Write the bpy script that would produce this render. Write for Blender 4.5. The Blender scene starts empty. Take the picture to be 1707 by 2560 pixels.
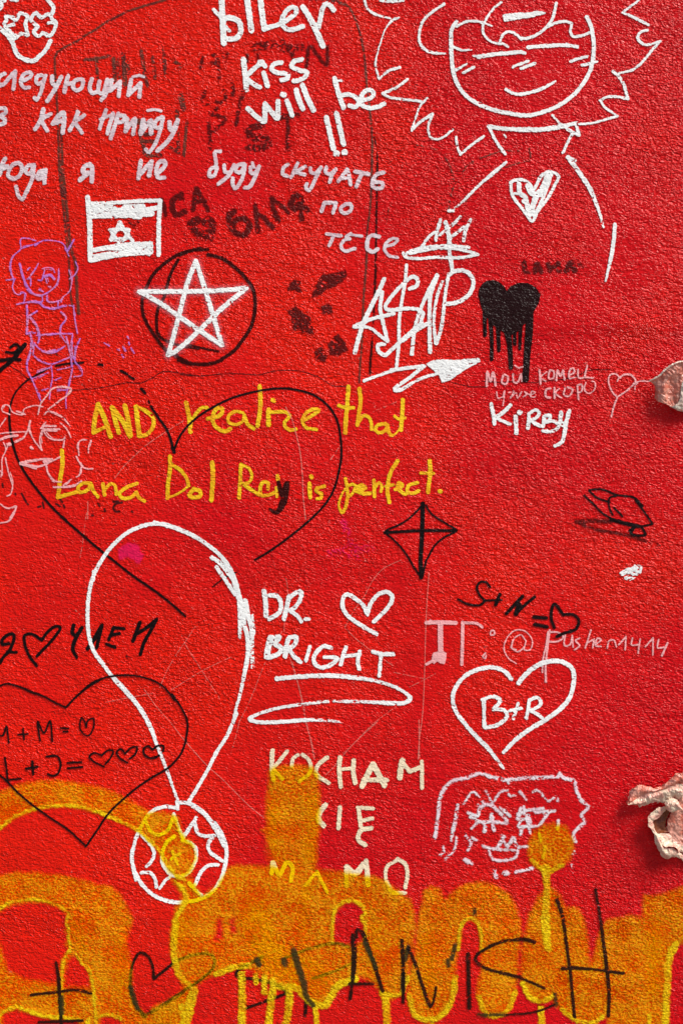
import bpy, math, random
import numpy as np
from mathutils import Vector, noise as mnoise

C = bpy.context.scene.collection
SC = bpy.context.scene
R = math.radians
random.seed(7)

# ------------------------------------------------------------------ camera, sky, sun
# one photo pixel is one millimetre of wall: x = (px-853.5)/1000, z = ZC + (1280-py)/1000
ZC = 1.78
DIST = 3.1
cam_d = bpy.data.cameras.new('camera')
cam = bpy.data.objects.new('camera', cam_d)
C.objects.link(cam)
cam.location = (0.0, -DIST, ZC)
cam.rotation_euler = (R(90), 0, 0)
cam_d.sensor_fit = 'VERTICAL'
cam_d.sensor_height = 24.0
cam_d.lens = 24.0 * DIST / 2.56
cam_d.clip_end = 400
SC.camera = cam

SUN_EL, SUN_AZ = R(50), R(58)          # azimuth measured from the wall's normal towards the right
to_sun = Vector((math.cos(SUN_EL) * math.sin(SUN_AZ), -math.cos(SUN_EL) * math.cos(SUN_AZ), math.sin(SUN_EL)))
world = bpy.data.worlds.new('World')
SC.world = world
world.use_nodes = True
wn = world.node_tree
sky = wn.nodes.new('ShaderNodeTexSky')
sky.sky_type = 'NISHITA'
sky.sun_disc = False
sky.sun_elevation = SUN_EL
sky.sun_rotation = math.atan2(to_sun.x, to_sun.y)
bgn = wn.nodes['Background']
wn.links.new(sky.outputs[0], bgn.inputs[0])
bgn.inputs[1].default_value = 0.065
sun_d = bpy.data.lights.new('sun', 'SUN')
sun = bpy.data.objects.new('sun', sun_d)
C.objects.link(sun)
sun_d.energy = 4.0
sun_d.angle = R(28)
sun_d.color = (1.0, 0.95, 0.88)
sun.rotation_euler = to_sun.to_track_quat('Z', 'Y').to_euler()
sun.location = (3, -4, 6)
SC.view_settings.view_transform = 'Standard'
SC.view_settings.look = 'None'
SC.view_settings.exposure = 0.62
SC.view_settings.gamma = 1.0
SC.cycles.transparent_max_bounces = 24

# ------------------------------------------------------------------ the wall's relief
def fbm(x, z, s, seed):
    return mnoise.noise(Vector((x * s, z * s, seed)))

def relief(x, z):
    """how far the plaster stands out of the wall's plane, metres"""
    h = 0.0060 * fbm(x, z, 2.1, 1.7) + 0.0022 * fbm(x, z * 1.3, 7.0, 5.1) + 0.0011 * fbm(x, z * 1.4, 19.0, 9.3)
    # the soft step of an old repair towards the right, about 2.2 m up
    e = (z - (ZC + 0.452 + 0.010 * fbm(x, 0.0, 5.0, 3.3)))
    g = 1.0 / (1.0 + math.exp(-(x - 0.50) * 9.0))
    h += 0.006 * g * math.exp(-max(e, 0) / 0.10) / (1.0 + math.exp(-e / 0.008))
    return h

GX0, GX1, GZ0, GZ1, GS = -1.12, 1.12, ZC - 1.42, ZC + 1.42, 0.01
gnx = int(round((GX1 - GX0) / GS)) + 1
gnz = int(round((GZ1 - GZ0) / GS)) + 1
HG = np.zeros((gnz, gnx))
for j in range(gnz):
    for i in range(gnx):
        HG[j, i] = relief(GX0 + i * GS, GZ0 + j * GS)

def relief_at(xs, zs):
    fx = np.clip((xs - GX0) / GS, 0, gnx - 1.001)
    fz = np.clip((zs - GZ0) / GS, 0, gnz - 1.001)
    i = fx.astype(int); j = fz.astype(int)
    u = fx - i; v = fz - j
    return (HG[j, i] * (1 - u) * (1 - v) + HG[j, i + 1] * u * (1 - v) + HG[j + 1, i] * (1 - u) * v + HG[j + 1, i + 1] * u * v)

# ------------------------------------------------------------------ node helpers
class NT:
    def __init__(self, tree):
        self.t = tree
    def n(self, kind, **kw):
        nd = self.t.nodes.new(kind)
        for k, v in kw.items():
            setattr(nd, k, v)
        return nd
    def set(self, sock, v):
        if isinstance(v, bpy.types.NodeSocket):
            self.t.links.new(v, sock)
        elif v is not None:
            sock.default_value = v
    def math(self, op, a, b=None, c=None, clamp=False):
        nd = self.n('ShaderNodeMath', operation=op, use_clamp=clamp)
        self.set(nd.inputs[0], a)
        if b is not None: self.set(nd.inputs[1], b)
        if c is not None: self.set(nd.inputs[2], c)
        return nd.outputs[0]
    def smooth(self, v, lo, hi):
        nd = self.n('ShaderNodeMapRange', interpolation_type='SMOOTHSTEP')
        self.set(nd.inputs[0], v); self.set(nd.inputs[1], lo); self.set(nd.inputs[2], hi)
        nd.inputs[3].default_value = 0.0; nd.inputs[4].default_value = 1.0
        return nd.outputs[0]
    def lin(self, v, lo, hi, a, b):
        nd = self.n('ShaderNodeMapRange')
        self.set(nd.inputs[0], v); self.set(nd.inputs[1], lo); self.set(nd.inputs[2], hi)
        self.set(nd.inputs[3], a); self.set(nd.inputs[4], b)
        return nd.outputs[0]
    def noise(self, vec, scale, detail=2.0, rough=0.5, dist=0.0):
        nd = self.n('ShaderNodeTexNoise')
        self.set(nd.inputs['Vector'], vec)
        nd.inputs['Scale'].default_value = scale
        nd.inputs['Detail'].default_value = detail
        nd.inputs['Roughness'].default_value = rough
        nd.inputs['Distortion'].default_value = dist
        return nd.outputs[0]
    def mixc(self, f, a, b):
        nd = self.n('ShaderNodeMix', data_type='RGBA')
        self.set(nd.inputs[0], f)
        self.set(nd.inputs[6], a); self.set(nd.inputs[7], b)
        return nd.outputs[2]
    def pos(self, stretch=None):
        g = self.n('ShaderNodeNewGeometry')
        if stretch is None:
            return g.outputs['Position']
        m = self.n('ShaderNodeMapping')
        self.set(m.inputs[0], g.outputs['Position'])
        m.inputs['Scale'].default_value = stretch
        return m.outputs[0]
    def attr(self, name):
        return self.n('ShaderNodeAttribute', attribute_name=name).outputs['Fac']

def c4(c):
    return (c[0], c[1], c[2], 1.0)

# stucco height shared by the wall and by every layer of paint on it
sg = bpy.data.node_groups.new('stucco_height', 'ShaderNodeTree')
sg.interface.new_socket(name='Height', in_out='OUTPUT', socket_type='NodeSocketFloat')
sg.interface.new_socket(name='Grain', in_out='OUTPUT', socket_type='NodeSocketFloat')
k = NT(sg)
p = k.pos((1.0, 0.25, 1.55))
warp = k.n('ShaderNodeTexNoise')
warp.inputs['Scale'].default_value = 38.0
k.set(warp.inputs['Vector'], p)
wv = k.n('ShaderNodeVectorMath', operation='MULTIPLY_ADD')
k.set(wv.inputs[0], warp.outputs['Color'])
wv.inputs[1].default_value = (0.016, 0.016, 0.016)
k.set(wv.inputs[2], p)
n1 = k.noise(wv.outputs[0], 70.0, 2.0, 0.55)
ridge = k.math('SUBTRACT', 1.0, k.math('ABSOLUTE', k.math('MULTIPLY', k.math('SUBTRACT', n1, 0.5), 4.2)))
n2 = k.noise(p, 130.0, 2.0, 0.55)
n3 = k.noise(p, 34.0, 2.0, 0.5)
patch = k.lin(k.noise(k.pos(), 3.2, 3.0, 0.6), 0.35, 0.65, 0.45, 1.25)      # trowelled smoother here, rougher there
hgt = k.math('ADD', k.math('MULTIPLY', k.math('POWER', k.math('MAXIMUM', ridge, 0.0), 1.6), 0.62), k.math('ADD', k.math('MULTIPLY', n2, 0.55), k.math('MULTIPLY', n3, 1.0)))
go = k.n('NodeGroupOutput')
k.set(go.inputs[0], k.math('ADD', k.math('MULTIPLY', k.math('MULTIPLY', k.math('SUBTRACT', hgt, 1.05), 0.55), patch), 0.578))
k.set(go.inputs[1], n2)

def stucco(kk):
    g = kk.n('ShaderNodeGroup', node_tree=sg)
    return g.outputs[0], g.outputs[1]

BUMP = 0.0067
def new_mat(name):
    m = bpy.data.materials.new(name)
    m.use_nodes = True
    m.node_tree.nodes.clear()
    kk = NT(m.node_tree)
    out = kk.n('ShaderNodeOutputMaterial')
    return m, kk, out

def bump(kk, h, strength=1.0, dist=BUMP):
    b = kk.n('ShaderNodeBump')
    b.inputs['Strength'].default_value = strength
    b.inputs['Distance'].default_value = dist
    kk.set(b.inputs['Height'], h)
    return b.outputs[0]

def principled(kk, col, rough, normal=None, spec=0.35):
    b = kk.n('ShaderNodeBsdfPrincipled')
    kk.set(b.inputs['Base Color'], col if isinstance(col, bpy.types.NodeSocket) else c4(col))
    kk.set(b.inputs['Roughness'], rough)
    kk.set(b.inputs['Specular IOR Level'], spec)
    if normal is not None:
        kk.set(b.inputs['Normal'], normal)
    return b.outputs[0]

# red masonry paint
M = {}
m, kk, out = new_mat('red_wall_paint')
h, grain = stucco(kk)
big = kk.noise(kk.pos(), 1.6, 3.0, 0.55)
mid = kk.noise(kk.pos(), 9.0, 4.0, 0.6)
sx = kk.n('ShaderNodeSeparateXYZ'); kk.set(sx.inputs[0], kk.pos())
big = kk.math('SUBTRACT', big, kk.math('MULTIPLY', sx.outputs[0], 0.16))      # a warmer, brighter red towards the left
col = kk.mixc(kk.smooth(big, 0.35, 0.65), c4((0.58, 0.0030, 0.0060)), c4((0.70, 0.0100, 0.0020)))
worn = kk.smooth(kk.noise(kk.pos((1.0, 1.0, 0.35)), 5.0, 5.0, 0.65), 0.60, 0.78)
col = kk.mixc(kk.math('MULTIPLY', worn, 0.30), col, c4((0.36, 0.004, 0.004)))
col = kk.mixc(kk.math('MULTIPLY', kk.smooth(mid, 0.5, 0.8), 0.35), col, c4((0.50, 0.003, 0.004)))
spk = kk.smooth(kk.noise(kk.pos(), 55.0, 2.0), 0.735, 0.765)      # tiny chips down to pale undercoat
col = kk.mixc(kk.math('MULTIPLY', spk, 0.6), col, c4((0.62, 0.16, 0.13)))
kk.set(out.inputs[0], principled(kk, col, kk.lin(mid, 0.3, 0.7, 0.22, 0.31), bump(kk, h), 0.135))
M['wall'] = m

def paint(name, col, rough=0.5, op=1.0, soft=0.7, edge=1.6, escale=170.0, gap=0.0, spec=0.2, col2=None, flat=0.6, grow=0.9):
    """a layer of paint or ink: sd is the distance inside the stroke's edge in mm, dry how little paint the tool gave"""
    m, kk, out = new_mat(name)
    h, grain = stucco(kk)
    sd = kk.attr('sd'); dry = kk.attr('dry')
    wob = kk.noise(kk.pos(), escale, 2.0, 0.6)
    sdn = kk.math('ADD', kk.math('ADD', sd, grow), kk.math('MULTIPLY', kk.math('SUBTRACT', wob, 0.5), edge * 2.0))
    a = kk.smooth(sdn, -soft, soft)
    # a dry tool only touches the crests of the plaster
    hh = kk.math('ADD', kk.math('MULTIPLY', h, 0.6), kk.math('MULTIPLY', grain, 0.45))
    thr = kk.math('ADD', kk.math('MULTIPLY', dry, 0.36), 0.27 + gap)
    cover = kk.smooth(hh, kk.math('SUBTRACT', thr, 0.05), kk.math('ADD', thr, 0.05))
    a = kk.math('MULTIPLY', kk.math('MULTIPLY', a, cover), op)
    base = c4(col)
    if col2 is not None:
        base = kk.mixc(kk.smooth(kk.noise(kk.pos(), 30.0, 3.0), 0.4, 0.65), c4(col), c4(col2))
    bs = principled(kk, base, rough, bump(kk, h, flat), spec)
    tr = kk.n('ShaderNodeBsdfTransparent')
    mx = kk.n('ShaderNodeMixShader')
    kk.set(mx.inputs[0], a); kk.set(mx.inputs[1], tr.outputs[0]); kk.set(mx.inputs[2], bs)
    kk.set(out.inputs[0], mx.outputs[0])
    M[name] = m
    return m

def glaze(name, filt, body, lo, hi, soft, edge, escale, fade=None, grow=0.0):
    """sprayed translucent paint: tints what lies under it and adds a grainy body of its own"""
    m, kk, out = new_mat(name)
    h, grain = stucco(kk)
    sd = kk.attr('sd'); dry = kk.attr('dry')
    wob = kk.noise(kk.pos(), escale, 4.0, 0.65)
    sdn = kk.math('ADD', kk.math('ADD', sd, grow), kk.math('MULTIPLY', kk.math('SUBTRACT', wob, 0.5), edge * 2.0))
    a = kk.smooth(sdn, -soft, fade or soft)
    fine = kk.noise(kk.pos(), 210.0, 2.0, 0.6)
    cloud = kk.noise(kk.pos(), 14.0, 3.0, 0.6)
    g = kk.math('ADD', kk.math('MULTIPLY', kk.math('ADD', kk.math('MULTIPLY', fine, 0.5), kk.math('MULTIPLY', grain, 0.5)), 0.8), kk.math('MULTIPLY', cloud, 0.4))
    g = kk.math('SUBTRACT', g, kk.math('MULTIPLY', dry, 0.3))
    f = kk.lin(kk.smooth(g, 0.50, 0.74), 0.0, 1.0, lo, hi)
    bs = principled(kk, body, 0.45, bump(kk, h, 0.75), 0.15)
    tint = kk.n('ShaderNodeBsdfTransparent'); tint.inputs[0].default_value = c4(filt)
    body_mix = kk.n('ShaderNodeMixShader')
    kk.set(body_mix.inputs[0], f); kk.set(body_mix.inputs[1], tint.outputs[0]); kk.set(body_mix.inputs[2], bs)
    clear = kk.n('ShaderNodeBsdfTransparent')
    mx = kk.n('ShaderNodeMixShader')
    kk.set(mx.inputs[0], a); kk.set(mx.inputs[1], clear.outputs[0]); kk.set(mx.inputs[2], body_mix.outputs[0])
    kk.set(out.inputs[0], mx.outputs[0])
    M[name] = m

paint('white', (0.84, 0.84, 0.82), 0.6, soft=0.6, edge=2.9, gap=0.195, flat=0.36, grow=0.6)
paint('chalk_white', (0.80, 0.74, 0.77), 0.7, op=0.95, soft=2.2, edge=4.2, escale=120, gap=0.225, flat=0.4, grow=0.2, col2=(0.80, 0.60, 0.66))
paint('chalk', (0.76, 0.66, 0.69), 0.7, op=0.92, soft=0.9, edge=2.4, gap=0.14, flat=0.4, grow=0.6, col2=(0.66, 0.48, 0.52))
paint('black', (0.006, 0.003, 0.003), 0.35, op=0.96, soft=0.7, edge=1.6, gap=0.06, spec=0.12, grow=0.4)
paint('gloss_black', (0.013, 0.001, 0.001), 0.34, op=0.985, soft=0.8, edge=1.4, gap=-0.05, spec=0.14, flat=0.9)
paint('ink', (0.012, 0.006, 0.003), 0.35, op=0.88, soft=1.2, edge=2.6, gap=0.185, spec=0.12, grow=0.2)
paint('maroon', (0.034, 0.002, 0.001), 0.4, op=0.90, soft=1.0, edge=2.2, gap=0.13, spec=0.12, grow=0.1)
paint('faded', (0.085, 0.003, 0.002), 0.4, op=0.78, soft=3.2, edge=5.0, escale=80, gap=0.16, spec=0.15, grow=1.2)
paint('brown', (0.115, 0.035, 0.016), 0.5, op=0.72, soft=1.4, edge=2.8, gap=0.17, spec=0.3, grow=0.8, col2=(0.07, 0.010, 0.006))
paint('yellow', (0.86, 0.54, 0.008), 0.5, op=0.96, soft=0.8, edge=2.2, gap=0.165, flat=0.5, grow=0.5, col2=(0.82, 0.36, 0.004))
paint('violet', (0.48, 0.17, 0.62), 0.6, op=0.82, soft=0.7, edge=1.8, gap=0.19, flat=0.5, grow=-0.1, col2=(0.66, 0.25, 0.52))
paint('pink', (0.88, 0.42, 0.42), 0.6, op=0.90, soft=0.7, edge=1.7, gap=0.16, flat=0.5, grow=0.1)
paint('scratch', (0.80, 0.24, 0.19), 0.6, op=0.62, soft=0.6, edge=1.0, gap=0.17, grow=0.0)
paint('crack', (0.030, 0.002, 0.002), 0.7, op=0.80, soft=0.6, edge=1.0, gap=0.06, grow=0.1)
paint('magenta', (0.90, 0.008, 0.12), 0.5, op=0.55, soft=4.0, edge=7.0, escale=70, gap=0.20)
paint('cream', (0.84, 0.70, 0.48), 0.6, op=0.96, soft=0.9, edge=2.8, gap=0.14, flat=0.4, grow=0.6)
paint('halo', (0.78, 0.30, 0.34), 0.6, op=0.30, soft=9.0, edge=4.0, escale=200, gap=0.18)
paint('olive', (0.035, 0.030, 0.004), 0.5, op=0.80, soft=3.0, edge=5.0, gap=0.15)
glaze('orange_spray', (1.0, 0.90, 0.02), (0.95, 0.47, 0.002), 0.09, 0.62, 9.0, 8.0, 60)
glaze('yellow_spray', (1.0, 0.90, 0.02), (0.90, 0.62, 0.003), 0.35, 0.99, 3.0, 8.0, 75, grow=1.5)
glaze('yellow_mist', (1.0, 0.95, 0.2), (0.90, 0.58, 0.003), 0.08, 0.85, 4.0, 14.0, 60, fade=34.0)
# ------------------------------------------------------------------ strokes to paint meshes
TILES = dict(A=(0, 0, 500), B=(500, 0, 500), C=(900, 0, 400), D=(1300, 0, 400), E=(0, 400, 500), F=(450, 400, 500), G=(850, 300, 500),
             H=(1200, 350, 500), I=(850, 650, 500), J=(1150, 850, 557), K=(0, 800, 500), L=(450, 900, 500), M=(750, 900, 500), N=(0, 1250, 500),
             O=(400, 1250, 500), P=(600, 1400, 500), Q=(1070, 1380, 637), R=(0, 1700, 500), S=(450, 1800, 600), U=(1050, 1880, 500),
             V=(0, 2060, 500), W=(400, 2060, 500), X=(800, 2060, 500), Y=(1207, 2060, 500), Z=(1507, 1900, 200))

def spline(P):
    """centripetal-ish Catmull-Rom through rows of P, sampled about every 2 mm"""
    if len(P) == 1:
        return P
    if len(P) == 2:
        n = max(2, int(np.hypot(*(P[1] - P[0])[:2]) / 3.0) + 1)
        t = np.linspace(0, 1, n)[:, None]
        return P[0] * (1 - t) + P[1] * t
    Q = np.vstack([2 * P[0] - P[1], P, 2 * P[-1] - P[-2]])
    o = []
    for i in range(1, len(Q) - 2):
        p0, p1, p2, p3 = Q[i - 1], Q[i], Q[i + 1], Q[i + 2]
        d1 = max(np.hypot(*(p2 - p1)[:2]), 1e-3)
        d0 = max(np.hypot(*(p1 - p0)[:2]), 1e-3); d2 = max(np.hypot(*(p3 - p2)[:2]), 1e-3)
        a0, a1, a2 = d0 ** .5, d1 ** .5, d2 ** .5
        m1 = (p2 - p1) + a1 * ((p1 - p0) / a0 - (p2 - p0) / (a0 + a1))
        m2 = (p2 - p1) + a1 * ((p3 - p2) / a2 - (p3 - p1) / (a1 + a2))
        n = max(2, int(d1 / 2.5) + 1)
        t = np.linspace(0, 1, n, endpoint=False)[:, None]
        o.append((2 * t**3 - 3 * t**2 + 1) * p1 + (t**3 - 2 * t**2 + t) * m1 + (-2 * t**3 + 3 * t**2) * p2 + (t**3 - t**2) * m2)
    o.append(P[-1:])
    return np.vstack(o)

def parse(txt, w0):
    """'A: w30 x,y x,y! x,y / F x,y ...' -> strokes [(samples n x 4: px, py, radius, dry)] and fills [rings]
    capitals with a colon choose the crop the numbers were read in, ! is a sharp corner, / ends a stroke, F starts a filled ring"""
    strokes, fills = [], []
    ox, oy, s = 0, 0, 1.0
    w, d = w0, 0.0
    for chunk in txt.replace('\n', ' ').split('/'):
        toks = chunk.split()
        pts, fill = [], False
        runs = []
        for t in toks:
            if t[-1] == ':':
                ox, oy, sz = TILES[t[0]]; s = 1568.0 / sz
            elif t[0] == 'w': w = float(t[1:])
            elif t[0] == 'd': d = float(t[1:])
            elif t == 'F': fill = True
            else:
                corner = t[-1] == '!'
                x, y = t.rstrip('!').split(',')
                q = (ox + float(x) / s, oy + float(y) / s, w / s / 2, d)
                pts.append(q)
                if corner and len(pts) > 1:
                    runs.append(pts); pts = [q]
        if fill:
            fills.append(np.array([q[:2] for q in pts]))
        else:
            if pts and (len(pts) > 1 or not runs): runs.append(pts)
            for r in runs:
                P = np.array(r, float)
                if len(P) > 1:
                    keep = [0] + [i for i in range(1, len(P)) if np.hypot(*(P[i] - P[i - 1])[:2]) > 0.3]
                    P = P[keep]
                strokes.append(spline(P))
    return strokes, fills

def field(strokes, fills, cell, margin, fdry=0.0, jitter=0.0):
    allp = np.vstack([s[:, :2] for s in strokes] + fills)
    rmax = max([s[:, 2].max() for s in strokes] + [0])
    pad = rmax + margin + 2 * cell
    x0 = math.floor((allp[:, 0].min() - pad) / cell); x1 = math.ceil((allp[:, 0].max() + pad) / cell)
    y0 = math.floor((allp[:, 1].min() - pad) / cell); y1 = math.ceil((allp[:, 1].max() + pad) / cell)
    nx, ny = x1 - x0 + 1, y1 - y0 + 1
    xs = (x0 + np.arange(nx)) * cell; ys = (y0 + np.arange(ny)) * cell
    sd = np.full((ny, nx), -1e3); dr = np.zeros((ny, nx))
    if fills:
        X, Y = np.meshgrid(xs, ys)
        ins = np.zeros((ny, nx), bool); dist = np.full((ny, nx), 1e6)
        for ring in fills:
            for a, b in zip(ring, np.roll(ring, -1, axis=0)):
                cross = ((a[1] > Y) != (b[1] > Y))
                xi = a[0] + (Y - a[1]) * (b[0] - a[0]) / (b[1] - a[1] + 1e-12)
                ins ^= cross & (X < xi)
                e = b - a; L2 = max(e @ e, 1e-9)
                t = np.clip(((X - a[0]) * e[0] + (Y - a[1]) * e[1]) / L2, 0, 1)
                dist = np.minimum(dist, np.hypot(X - a[0] - t * e[0], Y - a[1] - t * e[1]))
        sd = np.where(ins, dist, -dist); dr[:] = fdry
    for s in strokes:
        segs = [(s[0], s[0])] if len(s) == 1 else list(zip(s[:-1], s[1:]))
        for a, b in segs:
            r = max(a[2], b[2]) + margin + cell
            i0 = max(0, int((min(a[0], b[0]) - r) / cell) - x0); i1 = min(nx, int((max(a[0], b[0]) + r) / cell) - x0 + 2)
            j0 = max(0, int((min(a[1], b[1]) - r) / cell) - y0); j1 = min(ny, int((max(a[1], b[1]) + r) / cell) - y0 + 2)
            if i1 <= i0 or j1 <= j0: continue
            X = xs[i0:i1][None, :]; Y = ys[j0:j1][:, None]
            e = b[:2] - a[:2]; L2 = e @ e
            t = np.clip(((X - a[0]) * e[0] + (Y - a[1]) * e[1]) / L2, 0, 1) if L2 > 1e-9 else np.zeros((j1 - j0, i1 - i0))
            v = a[2] + t * (b[2] - a[2]) - np.hypot(X - a[0] - t * e[0], Y - a[1] - t * e[1])
            dv = a[3] + t * (b[3] - a[3])
            sub = sd[j0:j1, i0:i1]; sdr = dr[j0:j1, i0:i1]
            up = v > sub
            sdr[up] = dv[up]; sub[up] = v[up]
    return xs, ys, sd, dr

N_FACES = 0
N_MESH = 0
def paint_mesh(name, txt, mat, layer, parent, w=30, cell=2.0, margin=None, label=None, fdry=0.0, echo=0):
    global N_FACES
    strokes, fills = parse(txt, w)
    for e in range(echo):                       # the hand went over the same line again, not quite on it
        for st in list(strokes[:len(strokes) // (e + 1)]):
            c = st.copy(); ph = random.uniform(0, 50)
            for q in range(len(c)):
                c[q, 0] += 7.0 * mnoise.noise(Vector((q * 0.045, ph, 0.3))); c[q, 1] += 7.0 * mnoise.noise(Vector((q * 0.045, ph, 7.3)))
            c[:, 2] *= 0.62; c[:, 3] += 0.14
            a = random.uniform(0, 0.35); b = random.uniform(0.6, 1.0)
            c = c[int(a * len(c)):max(int(b * len(c)), int(a * len(c)) + 2)]
            if len(c) > 1: strokes.append(c)
    margin = margin if margin is not None else 2.6
    xs, ys, sd, dr = field(strokes, fills, cell, margin, fdry)
    m4 = np.maximum(np.maximum(sd[:-1, :-1], sd[1:, :-1]), np.maximum(sd[:-1, 1:], sd[1:, 1:]))
    # the paint reaches a little beyond the edge of the picture, no further
    inx = (xs[:-1] > -260) & (xs[:-1] < 1960); iny = (ys[:-1] > -90) & (ys[:-1] < 2660)
    J, I = np.nonzero((m4 > -margin) & inx[None, :] & iny[:, None])
    nx = len(xs)
    q = np.stack([J * nx + I, (J + 1) * nx + I, (J + 1) * nx + I + 1, J * nx + I + 1], 1)
    used, inv = np.unique(q, return_inverse=True)
    q = inv.reshape(q.shape)
    px = xs[used % nx]; py = ys[used // nx]
    wx = (px - 853.5) / 1000; wz = ZC + (1280 - py) / 1000
    global N_MESH
    N_MESH += 1
    wy = -(relief_at(wx, wz) + 0.0004 + 0.00026 * layer + 0.00003 * (N_MESH % 8))
    me = bpy.data.meshes.new(name)
    nv, nf = len(used), len(q)
    me.vertices.add(nv); me.loops.add(nf * 4); me.polygons.add(nf)
    me.vertices.foreach_set('co', np.stack([wx, wy, wz], 1).astype(np.float32).ravel())
    me.loops.foreach_set('vertex_index', q.astype(np.int32).ravel())
    me.polygons.foreach_set('loop_start', (np.arange(nf) * 4).astype(np.int32))
    me.polygons.foreach_set('use_smooth', np.ones(nf, bool))
    me.update(calc_edges=True)
    at = me.attributes.new('sd', 'FLOAT', 'POINT'); at.data.foreach_set('value', sd.ravel()[used].astype(np.float32))
    at = me.attributes.new('dry', 'FLOAT', 'POINT'); at.data.foreach_set('value', dr.ravel()[used].astype(np.float32))
    me.materials.append(M[mat])
    o = bpy.data.objects.new(name, me); C.objects.link(o)
    o.parent = parent
    if label: o['label'] = label
    N_FACES += nf
    return o

def holder(name, label, parent):
    o = bpy.data.objects.new(name, None); C.objects.link(o)
    o.parent = parent; o['label'] = label
    o.empty_display_size = 0.05
    return o

# ------------------------------------------------------------------ ground and wall
def grid_mesh(name, xs, zs, fn, mat):
    X, Z = np.meshgrid(xs, zs)
    Y = fn(X, Z)
    nx, nz = len(xs), len(zs)
    J, I = np.meshgrid(np.arange(nz - 1), np.arange(nx - 1), indexing='ij')
    J = J.ravel(); I = I.ravel()
    q = np.stack([J * nx + I, J * nx + I + 1, (J + 1) * nx + I + 1, (J + 1) * nx + I], 1)
    me = bpy.data.meshes.new(name)
    return me, np.stack([X.ravel(), Y.ravel(), Z.ravel()], 1), q

m, kk, out = new_mat('pavement_stone')
n = kk.noise(kk.pos(), 14.0, 6.0, 0.6)
br = kk.n('ShaderNodeTexBrick')
kk.set(br.inputs['Vector'], kk.pos())
br.inputs['Scale'].default_value = 2.2
br.inputs['Color1'].default_value = c4((0.20, 0.19, 0.18)); br.inputs['Color2'].default_value = c4((0.24, 0.23, 0.21))
br.inputs['Mortar'].default_value = c4((0.09, 0.085, 0.08)); br.inputs['Mortar Size'].default_value = 0.012
kk.set(out.inputs[0], principled(kk, kk.mixc(kk.math('MULTIPLY', n, 0.5), br.outputs[0], c4((0.12, 0.115, 0.11))), 0.85, bump(kk, n, 0.4, 0.004)))
M['pavement'] = m
me = bpy.data.meshes.new('pavement')
me.from_pydata([(-60, -60, 0), (60, -60, 0), (60, 60, 0), (-60, 60, 0)], [], [(0, 1, 2, 3)])
me.materials.append(M['pavement'])
gr = bpy.data.objects.new('pavement', me); C.objects.link(gr); gr['kind'] = 'structure'

WX = 3.2; WTOP = 4.2; WDEEP = 0.3
gx = GX0 + GS * np.arange(gnx); gz = GZ0 + GS * np.arange(gnz)
xs = np.concatenate([np.linspace(-WX, GX0, 24)[:-1], gx, np.linspace(GX1, WX, 24)[1:]])
zs = np.concatenate([np.linspace(0.0, GZ0, 8)[:-1], gz, np.linspace(GZ1, WTOP, 18)[1:]])
H = np.array([[relief(x, z) for x in xs] for z in zs])
X, Z = np.meshgrid(xs, zs)
nx, nz = len(xs), len(zs)
V = [tuple(v) for v in np.stack([X.ravel(), -H.ravel(), Z.ravel()], 1)]
F = [(j * nx + i, j * nx + i + 1, (j + 1) * nx + i + 1, (j + 1) * nx + i) for j in range(nz - 1) for i in range(nx - 1)]
# the wall's thickness: rim and back
rim = [i for i in range(nx)] + [j * nx + nx - 1 for j in range(1, nz)] + [(nz - 1) * nx + i for i in range(nx - 2, -1, -1)] + [j * nx for j in range(nz - 2, 0, -1)]
b0 = len(V)
for r in rim: V.append((V[r][0], WDEEP, V[r][2]))
for a in range(len(rim)):
    b = (a + 1) % len(rim)
    F.append((rim[b], rim[a], b0 + a, b0 + b))
F.append(tuple(b0 + a for a in range(len(rim))))
me = bpy.data.meshes.new('graffiti_wall')
me.from_pydata(V, [], F)
me.polygons.foreach_set('use_smooth', [True] * ((nx - 1) * (nz - 1)) + [False] * (len(F) - (nx - 1) * (nz - 1)))
me.materials.append(M['wall'])
wall = bpy.data.objects.new('graffiti_wall', me); C.objects.link(wall)
wall['label'] = 'rough red painted plaster wall covered in white, black and yellow graffiti'
wall['category'] = 'wall'; wall['kind'] = 'thing'

# ------------------------------------------------------------------ graffiti: parts of the wall, bottom layer first
def G(name, label, mat, layer, txt, w=30, parent=None, **kw):
    return paint_mesh(name, txt, mat, layer, parent or wall, w, label=label, **kw)

def INS(name, label, mat, layer, words, w=30, **kw):
    hd = holder(name, label, wall)
    for t in words:
        paint_mesh('word', t, mat, layer, hd, w, **kw)
    return hd
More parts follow.
